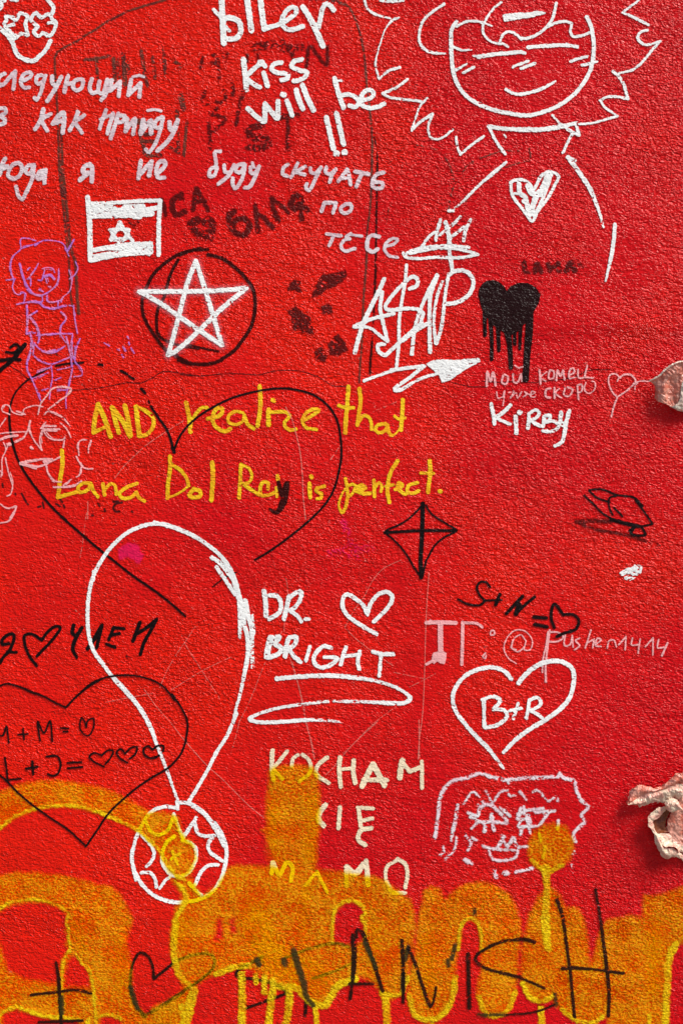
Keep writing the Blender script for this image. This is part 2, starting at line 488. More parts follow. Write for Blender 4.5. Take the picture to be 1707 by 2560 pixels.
# --- cracks, scratches and worn old writing
G('crack', 'thin dark crack running level across the wall above the yellow writing', 'crack', 0,
  'K: w6 80,360 160,410 230,470 270,490 / 570,550 750,535 900,510 1000,490 1100,495 1200,450 1280,405 1400,415 1560,440 / L: 0,115 150,125 300,112 450,108 620,115 700,95 800,80 930,85 1000,100 1100,140 1200,200 1330,205', cell=1.0, margin=1.4)
G('crack', 'faint hairline crack at the foot of the pale pink writing', 'crack', 0,
  'I: w5 880,960 1000,990 1150,995 / J: 150,290 280,298 400,295 500,300 650,285 800,262 900,215 1050,210', cell=1.0, margin=1.4, fdry=.3)
G('scratch_web', 'thin pale web of scratched lines around the white balloon and name', 'scratch', 0,
  '''P: w5 360,140 375,240 350,480 345,560 / 1260,0 1120,70 1040,160 970,290 890,400 820,530! 900,610 1040,720 1200,830 /
  d.3 330,560 200,800 100,1050 50,1160 0,1260 / d.1 390,760 450,960 500,1180 560,1450 580,1560 / 410,800 465,1000 510,1180 / d.3 1530,890 1440,940 1320,1000 / 1440,930 1200,880 /
  1220,1150 1050,1280 860,1470 790,1530 / O: d.2 280,990 200,1110 130,1210 60,1330 0,1470 / 170,1060 200,1130 330,1340 400,1450 470,1560 /
  560,1230 450,1280 330,1340 90,1490 / R: 830,175 1000,140 1200,105 / d0 1130,70 1220,200 1350,350 1450,480 1560,600 / S: d.1 0,100 170,290 280,390 360,470 450,560 550,640 /
  d.4 390,0 370,90 330,230 / d0 820,10 860,150 880,260 / 1290,10 1110,180 1020,290 950,360''', cell=1.0, margin=1.4)
G('scratch', 'long pale scratch running straight down beside the pink contact line', 'scratch', 0,
  'P: w6 1480,100 1460,400 1450,700 1445,900 1430,1200 1400,1450 1395,1560 / S: 1560,0 1562,250', cell=1.0, margin=1.4)
G('scratch', 'pale slanting scratch crossing the black heart valley', 'scratch', 0,
  'K: w6 d.2 900,1240 970,1150 1050,1070 1150,980 1280,890 1440,790 / 690,1420 690,1560 / N: d.4 590,860 660,930 / 630,450 650,330 680,100', cell=1.0, margin=1.4)
G('scratch', 'pale broken scratch dropping from the yellow word with a z', 'scratch', 1,
  'L: w8 830,370 880,470 910,580 940,710 960,900 965,1050 985,1250 / d.4 1270,650 1180,780 / M: d.5 560,410 800,310', cell=1.0, margin=1.4)
old = holder('worn_lettering', 'worn brown old lettering behind the white lettering at top left', wall)
for t in [
  'A: w19 d.25 670,470 740,465 860,440 / 760,440 770,640 / w26 895,460 905,630 / w32 970,430 985,660 / d.4 w20 1000,480 1015,570 / 930,470 940,600 / d.25 w23 1110,400 1135,560 / 1130,560 1160,670 / d.4 1200,450 1220,610 / 1285,390 1300,590 / 1360,470 1420,520',
  'B: w17 d.35 20,450 0,540 / 75,450 110,430 140,460 120,500 90,490 / 145,460 150,620 / 180,430 215,420 195,480 / d.2 450,430 460,490 / 370,430 372,480 / w58 d.45 440,370 540,350 640,340 / 660,380 790,370 / w20 d.1 835,520 860,360 920,430 990,510 1000,370 / w23 d.3 700,360 730,450',
  'B: w23 d.4 40,720 20,800 60,820 / 190,690 195,790 130,800 / d.3 255,660 260,740 / 340,710 310,830 285,980',
  'A: w26 d.25 1090,940 1100,1050 1140,1190 / 1100,1055 1200,1050 / 1110,1110 1200,1105 / 1130,1190 1160,1215 1260,1215 / d.4 1390,870 1400,1190 / 1330,1150 1400,1190 / d.2 w20 1465,960 1455,1080 1440,1220 / w38 d.4 1420,750 1440,850',
  'B: w23 d.35 70,960 80,1160 / 140,850 80,890 140,905 200,930 100,1030 / w49 d.35 490,980 400,1000 385,1050 440,1080 520,1080 535,1130 470,1155 380,1150 / w38 d.3 620,920 760,900 / d.1 w26 685,910 692,1020 / w38 d.4 692,1060 695,1160']:
    paint_mesh('word', t, 'brown' if t[0] == 'A' else 'faded', 0, old, 16)
arch = holder('brown_arch_outline', 'tall worn brown arch outline framing the white lettering', wall)
paint_mesh('left_side', '''A: w13 d.15 1300,0 1200,30 1100,60 1000,92 920,135 830,180 760,230 680,275 620,320 550,355 500,380 455,410! 438,450 435,520 440,620 450,760 455,900 460,1100 465,1300 480,1500 /
  480,1000 490,1200 490,1350 500,1560 / E: 470,0 480,130 490,300 500,400 515,560 / w20 490,30 510,240 530,450 545,600 560,700 590,800 600,950 610,1100 620,1200 /
  w12 520,600 540,800 550,1000 570,1150''', 'brown', 0, arch)
paint_mesh('right_side', '''B: w12 d.15 1040,-5 1100,20 1150,40 1190,90 1250,250 1285,420 1300,560 1310,680 1330,850 1350,1100 1345,1350 1340,1560 / w10 d.35 840,-5 1000,5 1150,40 /
  G: w11 d.1 255,150 252,300 245,500 235,700 215,850 210,1000 200,1200 185,1400 180,1560 / I: 210,0 185,300 175,500 170,650 160,800 150,960''', 'brown', 0, arch)
G('black_streak', 'long worn black streak running down between the arch and the money-sign letters', 'maroon', 0,
  'G: w8 d.3 270,130 290,250 w15 292,300 290,500 285,800 280,1100 272,1300 265,1540 / I: w14 d.35 285,0 278,150 270,300 d.5 255,600 d.2 w18 245,720 238,800 235,890')
G('sketch_line', 'thin worn brown sketch lines left of the heart with white hatching', 'brown', 0,
  '''G: w8 d.45 850,700 870,580 890,480 860,360 820,290 / 960,410 1000,350 1080,310 1160,275 1240,250 1310,240 1400,240 / 1480,220 1485,310 1400,335 1300,370 1230,410 /
  d.6 380,350 470,230 560,190 680,210 760,230 / 400,600 380,700 370,800 / 890,480 960,560 990,640 960,740 / C: 380,750 300,850 / 480,830 600,825 700,845''', cell=1.4)
lw = holder('worn_lettering', 'smudged dark red lettering with a heart beside the white flag', wall)
for t in ['E: w26 d.1 1260,300 1285,360 1300,430 / w38 d.15 1420,270 1360,310 1355,380 1385,425 1450,405 / w14 d.35 1010,480 1050,510 1090,480 / F: w30 d.1 130,225 115,300 105,390 / 130,225 175,310 220,390 / 110,325 200,320 / w24 d.4 0,300 20,300 / 0,410 40,410',
          'F: w52 d.28 85,500 130,465 170,500 225,465 255,500 245,560 200,590 130,560 85,510 / w60 d.55 160,520 240,600',
          'F: w40 d.08 430,400 385,430 400,520 440,570 490,590 530,560 545,500 500,460 440,470 415,500 / w32 590,360 600,450 612,555 / 600,420 660,450 700,500 730,530 / w34 720,300 735,380 770,470 / w28 720,310 790,350 850,410 / w40 870,350 905,270 950,320 900,385 865,345 / 930,350 1000,390 / w32 945,350 952,460']:
    paint_mesh('word', t, 'faded', 0, lw, 30)
G('leaf_smudge', 'cluster of dark red leaf-like smudges right of the pentagram', 'faded', 0,
  '''F: F 850,1015 870,960 900,940 945,950 935,990 950,1030 900,1025 850,1020 / F 1035,1075 1060,1000 1110,900 1200,890 1290,865 1310,900 1270,950 1220,985 1150,1010 1100,1055 /
  F 845,1180 910,1150 960,1200 1020,1230 1030,1300 1045,1365 960,1345 890,1330 880,1260 / F 1105,1150 1150,1130 1195,1145 1190,1200 1120,1205 /
  F 1060,1500 1110,1470 1150,1540 1130,1580 1070,1565 / F 1165,1450 1210,1390 1240,1370 1290,1430 1310,1490 1240,1530 1180,1520''', fdry=.22, cell=2.5)
G('worn_lettering', 'small smudged dark word above the dripping black heart', 'faded', 0,
  'H: w30 d.2 342,960 345,1030 / w24 345,1030 380,1040 / w34 440,975 425,1030 / 445,975 475,1030 / w30 530,970 545,1025 / 560,1000 590,990 / 610,970 615,1030 / w38 700,970 675,1025 / 710,970 735,1025 / w14 d.5 760,960 800,1000')
G('ink_specks', 'scatter of worn dark specks under the first yellow letters', 'crack', 0,
  '''K: w15 d.2 170,1360 205,1425 / 215,1440 222,1445 / 300,1465 320,1460 / 335,1430 345,1475 / 440,1440 470,1460 / 470,1400 490,1430 / 500,1450 508,1470 / 960,1430 915,1440 890,1470 905,1500 940,1500 / 890,1425 930,1420 /
  820,1480 826,1500 / 1035,1500 1042,1505 / 722,1530 735,1533 / 770,1440 785,1460 / 20,1280 25,1310 / 120,1360 125,1370 / w9 440,265 450,275 / N: w6 985,1225 1035,1235 / 995,1210 1000,1250''')
G('magenta_smudge', 'faint bright pink smudged cross between yellow writing and white name', 'magenta', 0,
  'M: w40 d.3 340,1260 360,1330 390,1420 / w60 d.45 240,1510 400,1480 560,1470 / w40 d.4 380,1450 450,1560 / O: w40 d.5 1460,250 1500,340 / 1440,400 1520,450', cell=3, margin=5)
G('magenta_smudge', 'small bright magenta patch inside the top of the balloon', 'magenta', 0,
  'N: F 930,390 1010,340 1080,350 1100,400 1130,430 1100,490 1070,480 1000,440 940,470', cell=2.5, margin=5, fdry=-.25)

# --- yellow writing and black hearts
INS('yellow_inscription', 'two lines of large yellow handwriting across the middle of the wall', 'yellow', 1, [
  'K: w34 770,660 745,770 735,880! w24 790,855 850,830 / w34 770,660 820,770 868,912 / w32 880,685 905,785 932,880 / w34 878,685 960,790 1020,910 / 980,670 1005,780 1025,905 / w34 1070,680 1080,800 1095,905 / w28 1065,680 1140,710 1205,775 1195,850 1145,900 1090,910',
  'L: w30 50,335 72,440 85,565 / w24 85,500 125,425 175,375 215,375 / w28 220,460 320,430 335,385 300,375 265,420 262,490 310,545 360,560 395,540 / w22 495,415 430,405 380,445 385,490 450,505 500,470 505,430! w26 530,500 580,540 / w30 625,205 632,320 625,420 610,515 / w32 695,390 695,510 / 728,315 735,320 / w24 700,410 830,410 860,440 820,490 830,530 870,550 910,542 / 960,480 1050,425 1090,395 1050,385 985,420 960,480 990,530 1070,545',
  'L: w30 1320,210 1312,330 1300,460 1295,570 / w24 1245,358 1300,375 1360,375 / w28 1405,225 1415,330 1400,430 1390,510 / w22 1400,490 1440,435 1480,450 1500,500 1500,545 / M: w24 670,500 610,510 590,545 620,570 670,550 685,510! 695,570 715,592 w10 745,580 775,545 / w28 805,312 800,420 790,550 / w20 740,440 770,462 820,455',
  'K: w30 485,1025 492,1120 475,1240 455,1390! w26 520,1370 610,1345 / w24 710,1280 650,1280 612,1320 630,1350 690,1330 715,1285! 735,1340 770,1385 / w26 808,1285 822,1370 / w22 815,1340 870,1285 905,1300 912,1365 / w24 1075,1280 1000,1310 940,1360 960,1395 1030,1390 1070,1350! 1090,1390 1135,1420',
  'K: w28 1335,1070 1335,1180 1320,1280 1315,1395 / w14 1315,1395 1400,1360 1470,1310 / w24 1480,1300 1470,1250 1420,1180 1340,1130 / L: w28 110,1010 75,1060 105,1078 160,1065 160,1030 110,1012 / w32 255,805 260,900 247,1100',
  'L: w26 480,820 475,930 465,1080 / w20 480,820 540,850 565,910 540,960 490,970! w26 550,1010 620,1055 / w24 690,1010 690,965 650,960 630,1010 640,1060 690,1060 740,1040 / w20 755,1000 760,1070 / w26 765,910 770,940',
  'L: w28 1015,970 1020,1075 / w30 1028,912 1032,920 / w24 1130,990 1070,1010 1070,1030 1110,1050 1105,1080 1075,1088',
  'M: w22 355,930 368,1000 372,1080 350,1170 330,1195 w14 305,1150 310,1100 340,1030 w18 400,975 435,985 400,1060 375,1072 / w26 440,1030 510,1000 485,980 450,1010 480,1045 550,1045 / w24 578,945 582,1070 / w20 580,1010 620,960 640,1000 632,1030 / w26 765,790 710,880 690,960 685,1040 700,1115 / w18 670,990 730,978 / w24 745,1015 800,985 775,960 765,1000 820,1050 850,1040 / w24 920,960 850,985 840,1030 880,1045 930,1025 / w28 1015,790 1020,880 1010,960 1002,1035 / w20 945,885 1045,890 / w32 1095,1028 1100,1030'], w=28)
bigheart = G('large_heart_outline', 'large black heart outline drawn around the yellow handwriting', 'black', 2,
  '''K: w12 75,750 90,650 130,560 220,470 300,425 380,375 / w14 440,358 540,340 655,335 / w18 775,348 805,352 / 950,398 1000,425 / 1015,440 1050,462 / w20 1110,540 1140,572 / w12 1165,635 1175,650 /
  w17 1185,675 1240,760 1310,860 1345,950 1365,1030 / w26 1355,1000 1370,1035 / L: w15 -47,716 0,600 60,520 150,440 280,360 380,310 480,275 640,238 780,222 920,235 1050,275 1170,370 1230,470 1258,600 1265,750 1240,900 1200,1030 1130,1140 1000,1270 840,1400 700,1500 590,1565 /
  O: w8 d.2 600,565 500,615 415,680''', cell=1.6)
paint_mesh('left_half', 'K: w17 75,750 85,880 110,1000 160,1130 240,1260 340,1390 430,1490 520,1570 / N: w17 d.15 480,130 620,250 760,370 900,480 1040,590 1200,700 1330,800 1455,910', 'black', 2, bigheart)
G('dark_letter', 'dark maroon brush letter y painted after a yellow word', 'maroon', 2, 'L: w34 775,960 785,1010 800,1060! 840,965 830,1090 780,1180 w34 750,1195 w16 705,1165 / w30 800,1100 770,1190', fdry=0)
circ = G('circle_outline', 'black circle drawn round the pentagram', 'maroon', 1,
  '''E: w26 1570,690 1400,740 1280,820 1200,900 1150,1000 1117,1100 1130,1230 1190,1340 1260,1440 1330,1520 / K: 1370,270 1430,310 1500,340 1570,350 / L: w28 -10,0 60,25 130,33 200,33 270,22 330,0 /
  F: w28 330,1560 420,1500 500,1400 560,1300 590,1150 572,1010 520,930 440,850 330,770 220,740 / w22 0,745 100,708 220,700''', cell=2)
paint_mesh('inner_arc', 'E: w24 1400,780 1360,850 1330,920 1290,1070 1240,1170 1230,1280 1250,1380 w18 d.15 1400,1450 1560,1480 / F: d.2 70,1450 200,1480 300,1500', 'maroon', 1, circ)
G('black_scribble', 'thick black scribbled tag cut by the left edge', 'black', 3, 'K: w30 -40,440 10,390 70,340 130,280 200,190 / w20 55,250 100,258 / 85,215 125,190 155,215 110,260 / w26 5,320 90,305 160,312')
G('compass_star', 'black four-pointed compass star right of the balloon', 'black', 2,
  '''M: w32 962,1125 957,1340 945,1570 / w22 665,1352 950,1337 1225,1337 / w13 945,1150 900,1200 850,1245 770,1295 670,1345 740,1415 800,1480 860,1565 / 985,1140 1030,1205 1140,1280 1220,1335 1130,1390 1060,1450 990,1570 / P: w32 1415,0 1420,135 / w13 1330,0 1375,75 1415,130 / 1460,0 1430,130''', cell=1.6)
INS('black_inscription', 'bold black inscription with a heart beside the left side of the balloon', 'black', 2, [
  'N: w24 0,1280 30,1230 70,1190 110,1100 110,1055 80,1050 25,1090 20,1130 70,1125 / w22 60,1190 130,1195',
  'N: w22 290,1300 230,1220 195,1120 195,1065 250,1050 330,1100! 370,1040 440,990 475,1000 430,1075 290,1225',
  'N: w28 580,980 570,1045 600,1060 645,1000! 590,1100 575,1170 w20 605,1235 / w30 690,1165 740,1090 800,985! w24 760,1160 / w24 890,1000 975,1008 / 895,1000 855,1095 / 870,1060 940,1045 / 840,1130 905,1155 / w28 1100,960 1070,1040 1045,1105 / w26 1080,1045 1150,1000 1230,935! 1180,1030 1130,1120 1103,1210'])
mh = holder('heart_with_sums', 'thin black heart outline holding initials, plus signs and small hearts', wall)
paint_mesh('heart_outline', '''R: w13 -10,50 50,30 130,45 w18 200,70 240,90 w14 350,130 450,185 520,215! 600,130 700,50 800,-10 / N: w13 600,1545 700,1450 800,1400 900,1378 1040,1375 1160,1400 1280,1460 1370,1570 /
  R: w14 1350,110 1430,230 1470,330 1465,430 1430,560 1330,680 1200,760 1080,840 960,940 850,1050 770,1170 680,1300! 540,1170 400,1075 280,990 150,880 60,790 0,740''', 'black', 5, mh, cell=1.6)
for t in ['R: w12 -5,430 25,435 40,410 55,360 75,490 / 150,425 225,422 / 185,380 195,465 / 320,475 300,325 350,415 395,320 415,480 / 480,375 540,380 / 500,402 535,405 / w11 680,370 690,320 730,300 742,340 715,420 680,435 640,400 630,350 645,295 668,330 680,368',
          'R: w13 45,605 60,700 65,780! w14 170,770 / w17 210,690 300,678 / 260,635 268,735 / w15 370,597 450,595 480,650 460,730 420,748 380,735 / 535,648 640,642 / 535,690 650,680',
          'R: w13 820,680 740,640 705,600 740,570 800,590! 850,550 890,555 870,610 830,655', 'R: w13 1000,645 940,610 920,560 950,540 985,575! 1030,530 1075,525 1070,570 1020,615', 'R: w15 1250,590 1200,612 1140,590 1130,540 1160,520 1200,545! 1240,515 1285,520 1280,558']:
    paint_mesh('word', t, 'black', 5, mh, 13, cell=1.6)
leafd = G('black_leaf_doodle', 'black scribbled leaf doodle near the right edge', 'black', 2,
  '''J: w13 d.1 905,1055 990,1050 1100,1090 1220,1110 1280,1170! / w12 1230,1130 1300,1220 1350,1295! 1260,1310 1150,1290 1060,1255 1000,1220 930,1150 870,1095 / w12 1070,1230 1045,1170 1050,1110 1100,1095 / 905,1060 960,1110 1050,1140 / d.3 1080,1180 1140,1240 /
  d0 w26 1060,1262 1150,1288 1250,1310 / w16 1190,1340 1215,1322 1260,1310 1300,1370 1200,1362 1230,1310''', cell=1.7)
paint_mesh('smear_and_shadow', 'J: w22 d.15 820,1280 900,1272 1060,1276 / w14 840,1290 950,1330 1100,1360 1200,1380 1290,1410 / d.5 w8 1300,1415 1400,1440', 'faded', 1, leafd)  # soft shadow beneath the leaf, painted in as faded strokes
INS('black_inscription', 'black initials, plus sign, equals sign and heart above the pink contact line', 'black', 4, [
  'Q: w13 380,215 360,190 325,182 300,215 320,270 345,300 320,325 240,320 185,290', 'Q: w19 440,260 415,325 / w12 345,298 450,295', 'Q: w20 480,378 580,272 / w28 560,325 540,380 / w17 540,380 600,320 655,275', 'Q: w21 650,400 725,405 / 655,445 730,460',
  'Q: w17 775,465 755,400 775,320 830,385! 890,385 925,420 910,470 830,500 / 790,520 830,500'], cell=1.7)
bh = holder('dripping_heart', 'solid black spray-painted heart with long drips', wall)
paint_mesh('heart', 'I: F 1085,280 1088,230 1110,195 1150,165 1200,160 1250,180 1285,215 1305,247 1335,210 1400,182 1470,185 1530,220 1565,275 1550,340 1510,410 1500,470 1440,500 1400,555 1330,590 1280,570 1200,510 1150,450 1110,380', 'gloss_black', 2, bh)
for t in ['I: w26 1130,400 1132,500 w22 1133,592', 'I: w28 1175,470 w26 1185,600 w22 1186,780', 'I: w30 1235,510 w22 1242,710', 'I: w60 1300,520 w36 1325,660 w30 1337,845', 'I: w22 1365,540 1366,660', 'I: w26 1410,530 w16 1406,698', 'I: w54 1482,440 1475,600 w46 1462,750 1450,938']:
    paint_mesh('drip', t, 'gloss_black', 2, bh)

# --- chalky, violet and pink marks
INS('pale_inscription', 'three lines of chalky pinkish white cursive at the top left', 'chalk', 3, [
  '''A: w28 40,580 5,598 -10,640 0,668 / 5,675 40,660 80,610 125,562! 120,620 113,700 / w26 175,640 225,620 255,590 240,572 205,580 175,615 172,660 195,690 235,690 / 335,595 300,602 290,640 305,662 345,640 365,597! 350,640 330,720 292,785 278,770 /
  w30 415,605 420,660 450,672 485,607! 440,700 375,795 / w28 540,600 525,650 510,725 / 525,665 580,655 / 640,622 590,640 578,690 605,712 645,690 655,635 640,622 /
  725,620 707,690 725,730 765,725 / 785,640 770,720 / 770,722 810,735 845,625! 835,740 800,785 / 880,630 868,715 / 870,715 945,640! 935,755 / 1030,625 1010,745 / 1010,745 1105,650! 1095,760 / w18 1045,602 1090,592 1130,602''',
  'A: w28 -10,855 45,855 50,890 10,912 45,940 40,965 -5,980 / w30 345,860 325,940 280,1015 / w26 400,895 325,940 / 325,940 375,1025 / w32 420,970 455,920 500,885 507,930 495,1040 / 430,965 510,940 / w30 615,880 590,950 550,1020 / w26 665,905 585,960 / 590,960 645,1040',
  '''A: w26 835,865 800,960 785,1010 / w20 790,935 890,895 / w28 890,890 865,970 845,1045 / 930,890 905,980 870,1085 / w26 925,905 980,910 965,950 910,962 / w28 1000,930 985,1030! 1060,930 1045,1050 / w32 1125,940 1105,1045! 1185,945 1185,1045 / w18 1160,867 1210,858 1265,868 /
  w26 1270,915 1225,945 1215,990 1255,1000 1280,920! 1255,1030 1205,1150 1165,1190 1145,1170 / w30 1330,955 1335,1010 1350,1020 1395,940! 1370,1020 1320,1100 1235,1180''',
  'A: w30 45,1245 20,1290 0,1370 / 0,1335 60,1305 / w28 110,1285 75,1330 70,1380 110,1400 160,1370 175,1310 150,1278 110,1285 / w26 270,1292 220,1302 205,1345 230,1362 270,1302! 255,1400 210,1500 175,1560 145,1530 128,1460 / w28 360,1330 310,1350 295,1395 320,1400 360,1330! 350,1435',
  'A: w32 705,1285 660,1310 655,1350 720,1352 / 705,1285 722,1310 720,1420 / 680,1365 630,1408', 'A: w30 1105,1260 1085,1395 / 1090,1370 1130,1330 1190,1262! 1170,1375 / w28 1245,1350 1295,1295 1290,1262 1250,1268 1225,1330 1240,1388 1290,1390',
  'B: w24 160,1185 120,1188 122,1240 125,1300 80,1330 75,1378 112,1375 135,1310 / w26 190,1295 198,1345 232,1350 268,1292! 220,1380 145,1440 / 345,1285 295,1295 280,1335 310,1352 355,1292! 330,1400 278,1475 257,1440 257,1395 / 395,1310 400,1352 430,1355 465,1300! 430,1390 385,1465 352,1470 / w20 410,1275 422,1310',
  'B: w24 690,1290 655,1312 650,1362 685,1380 / 765,1280 740,1335 715,1390 / 825,1305 745,1348 / 745,1345 820,1368 / 865,1315 870,1348 900,1358 950,1310! 905,1400 855,1490 830,1470 838,1440 / w26 990,1310 985,1350 1020,1362 1065,1325! 1035,1370 1017,1425 / w26 1085,1420 1120,1370 1155,1325! 1170,1380 1180,1445 / w22 1115,1395 1165,1392 / w28 1215,1342 1320,1362 / 1268,1355 1225,1460 / w26 1440,1350 1390,1362 1360,1400 1350,1450 1380,1475 1425,1470 1430,1435 1370,1425',
  'F: w26 1110,400 1130,333! 1225,335! 1200,410 / w24 1300,342 1260,378 1270,408 1310,413 1345,380 1335,345 1300,342',
  'F: w24 1150,577 1260,592 / 1205,590 1170,668 / w22 1340,575 1300,600 1330,615! 1290,625 1262,670 1290,710 1370,692 / w18 1330,582 1425,595 / G: w28 305,912 240,905 212,960 217,1010 260,1030 292,1010 / w20 350,990 420,970 450,938 420,926 370,952 347,1000 380,1060 450,1075'])
vf = holder('violet_doodle', 'thin violet line drawing of a curly-haired figure at the left edge', wall)
paint_mesh('hair', 'E: w10 165,692 230,670 290,650 340,630 420,630 490,650 520,690 / 165,690 165,615 220,612 280,630 / w16 275,665 300,648 / w10 160,700 100,760 85,830 95,900 110,930 100,1000 130,1050 160,1050 165,1035 / 50,940 120,930 / w14 580,620 530,710 / w10 510,690 540,750 / 590,790 610,850 580,905 545,930 / 540,860 560,920 550,1020 490,1080 480,1110 / 160,1040 200,1045 190,1110', 'violet', 3, vf, cell=1.3, echo=1)
paint_mesh('face', 'E: w18 155,810 180,910 220,1000 270,1050 330,1062 / w11 460,850 460,920 440,980 400,1020 340,1055 / 300,810 260,880 220,930 / 350,860 340,900 330,940 300,940 / w9 330,850 370,840 415,850 430,880 / w22 350,910 395,900 425,930 / w12 360,930 370,965 / 215,930 240,925 240,985 / 305,1015 340,1028 / 380,990 395,990 / 215,860 235,840', 'violet', 3, vf, cell=1.3, echo=1)
paint_mesh('body', '''E: w11 330,1060 330,1110 220,1112 130,1130 / w18 220,1112 290,1108 350,1150 420,1160 520,1140 / w11 370,1060 370,1100 420,1112 490,1090 / 460,1110 455,1150 / w17 210,1140 216,1240 210,1360! w11 280,1352 / w16 230,1220 290,1182 / 235,1230 285,1290 310,1380 300,1430 / w15 480,1190 520,1240 480,1300 w11 480,1370 520,1430 /
  580,1140 585,1220 610,1360 / 545,1140 580,1145 / 290,1375 400,1362 570,1360 / 240,1370 250,1450 230,1560 / w13 270,1440 340,1500 420,1510 510,1460 / w11 570,1370 560,1450 580,1560 / 630,1400 600,1480 590,1560 / w20 390,1500 430,1490''', 'violet', 3, vf, cell=1.3, echo=1)
paint_mesh('legs', '''K: w11 245,180 240,250 215,370 260,480 300,580 320,630 / 270,180 260,280 / w12 260,275 320,320 400,345 480,320 550,290 / w10 405,360 412,450 400,520 390,620 / 290,410 400,370 / w13 520,130 550,250 565,300 / 560,300 565,400 545,500 w9 520,600 520,690 / 590,200 595,330 640,380 645,430 580,445 /
  250,460 380,412 / 450,390 550,370 / 430,470 480,450 / 330,550 380,535 / 450,555 530,545''', 'violet', 3, vf, cell=1.3, echo=1)
G('violet_specks', 'small scatter of violet paint specks below the pentagram', 'violet', 3, 'K: w18 968,212 985,240 / w13 1000,130 1010,145 / 1012,175 1018,192 / 1030,220 1052,258 / w14 958,270 970,292 / w10 922,230 940,238 / 820,180 860,203', cell=1.4)
pg = holder('pink_face_doodle', 'pale pink line drawing of a face at the left edge beside yellow letters', wall)
paint_mesh('hair', '''K: w9 80,740 20,710 30,670 70,670 100,720 180,740 190,700 280,670 340,680 / 130,715 200,740 / w11 300,740 320,660 370,590 410,540 480,520 560,540 540,580 470,630 / d.2 470,630 380,700 / w9 350,740 370,718 420,722 490,760 550,830 / 480,810 530,860 558,920 /
  w11 d0 600,1070 640,1140 680,1165 730,1165 / w9 620,1060 620,960 650,937 680,940 / 715,940 695,1000 695,1040 / 30,960 50,1010 20,1090 20,1180 / 45,1080 70,1200 100,1310 80,1370 55,1380 / 0,1180 15,1190 10,1230 / 0,1440 60,1475 130,1460 80,1550 / 0,840 50,770 / N: w11 130,50 110,110 70,165 0,180''', 'pink', 3, pg, cell=1.3, margin=2, echo=1)
paint_mesh('eye', 'K: w9 -5,890 100,880 200,875 / w18 0,940 60,915 140,905 / w14 350,832 440,830 / w15 340,856 470,856 / w10 330,850 380,920 440,940 500,935 510,915 / 320,850 360,800 / 220,860 190,920 120,960 / w22 75,968 82,976 / w20 246,998 252,1006', 'pink', 3, pg, cell=1.3, margin=2, echo=1)
paint_mesh('nose', 'K: w10 235,790 225,850 245,900 280,960 330,1020! 312,940 330,870 345,820', 'pink', 3, pg, cell=1.3, margin=2, echo=1)
paint_mesh('mouth', 'K: w16 160,1120 240,1108 340,1090 410,1090 / w13 160,1130 220,1145 285,1165 / 160,1120 300,1150 400,1110 470,1075 / w24 350,1110 400,1100 / w12 360,1130 380,1200 430,1260 480,1270 / w15 420,1310 520,1308 580,1300 w10 640,1260 / 500,1295 560,1250 / 640,1150 620,1220 600,1230 / 510,920 500,1000', 'pink', 3, pg, cell=1.3, margin=2, echo=1)
INS('pink_inscription', 'two lines of thin pale pink lettering under the dripping heart', 'pink', 3, [
  'J: w15 185,325 190,225 212,290 230,230 248,320 / w12 300,250 292,300 320,310 335,260 310,242 / 370,240 375,295 400,300 425,240! 430,290 / w10 383,180 410,197 438,190',
  'J: w13 555,212 562,310 / w8 605,225 562,265 600,290 / w11 625,215 620,270 650,270 655,222 632,212 / w13 672,285 682,215 700,255 720,215! 730,280 / w11 765,250 800,225 790,200 768,210 765,270 800,265 / 825,210 830,268 870,265 / 890,180 870,265! 930,268',
  'J: w8 255,365 265,410 300,400! 310,360 305,420 300,460 / 340,370 375,362 350,410 390,372 400,410 430,365 / 440,400 465,382 450,365 490,390 / 490,390 525,370 500,362 495,400 525,402',
  'J: w14 630,342 602,350 600,400 630,407 / 660,340 660,410 / w11 690,345 665,375 708,407 / 735,340 725,385 760,397 787,350 750,332 / 820,320 830,420 / 820,320 850,315 850,360 825,372 / w8 880,300 870,350 900,377 940,350 945,300 920,290'], cell=1.3, margin=2)
G('pink_heart', 'thin pale pink heart on a string tied to the torn scrap', 'pink', 3,
  'J: w9 1100,292 1112,262 1090,240 1050,248 1040,300 1070,370 1100,402! w11 1150,370 1200,330 1230,290 1200,248 1150,245 1115,270 / 1100,412 1080,460 1060,540 / w7 1215,305 1260,290 1330,292 / 1225,350 1228,320 1245,300', cell=1.2, margin=2)
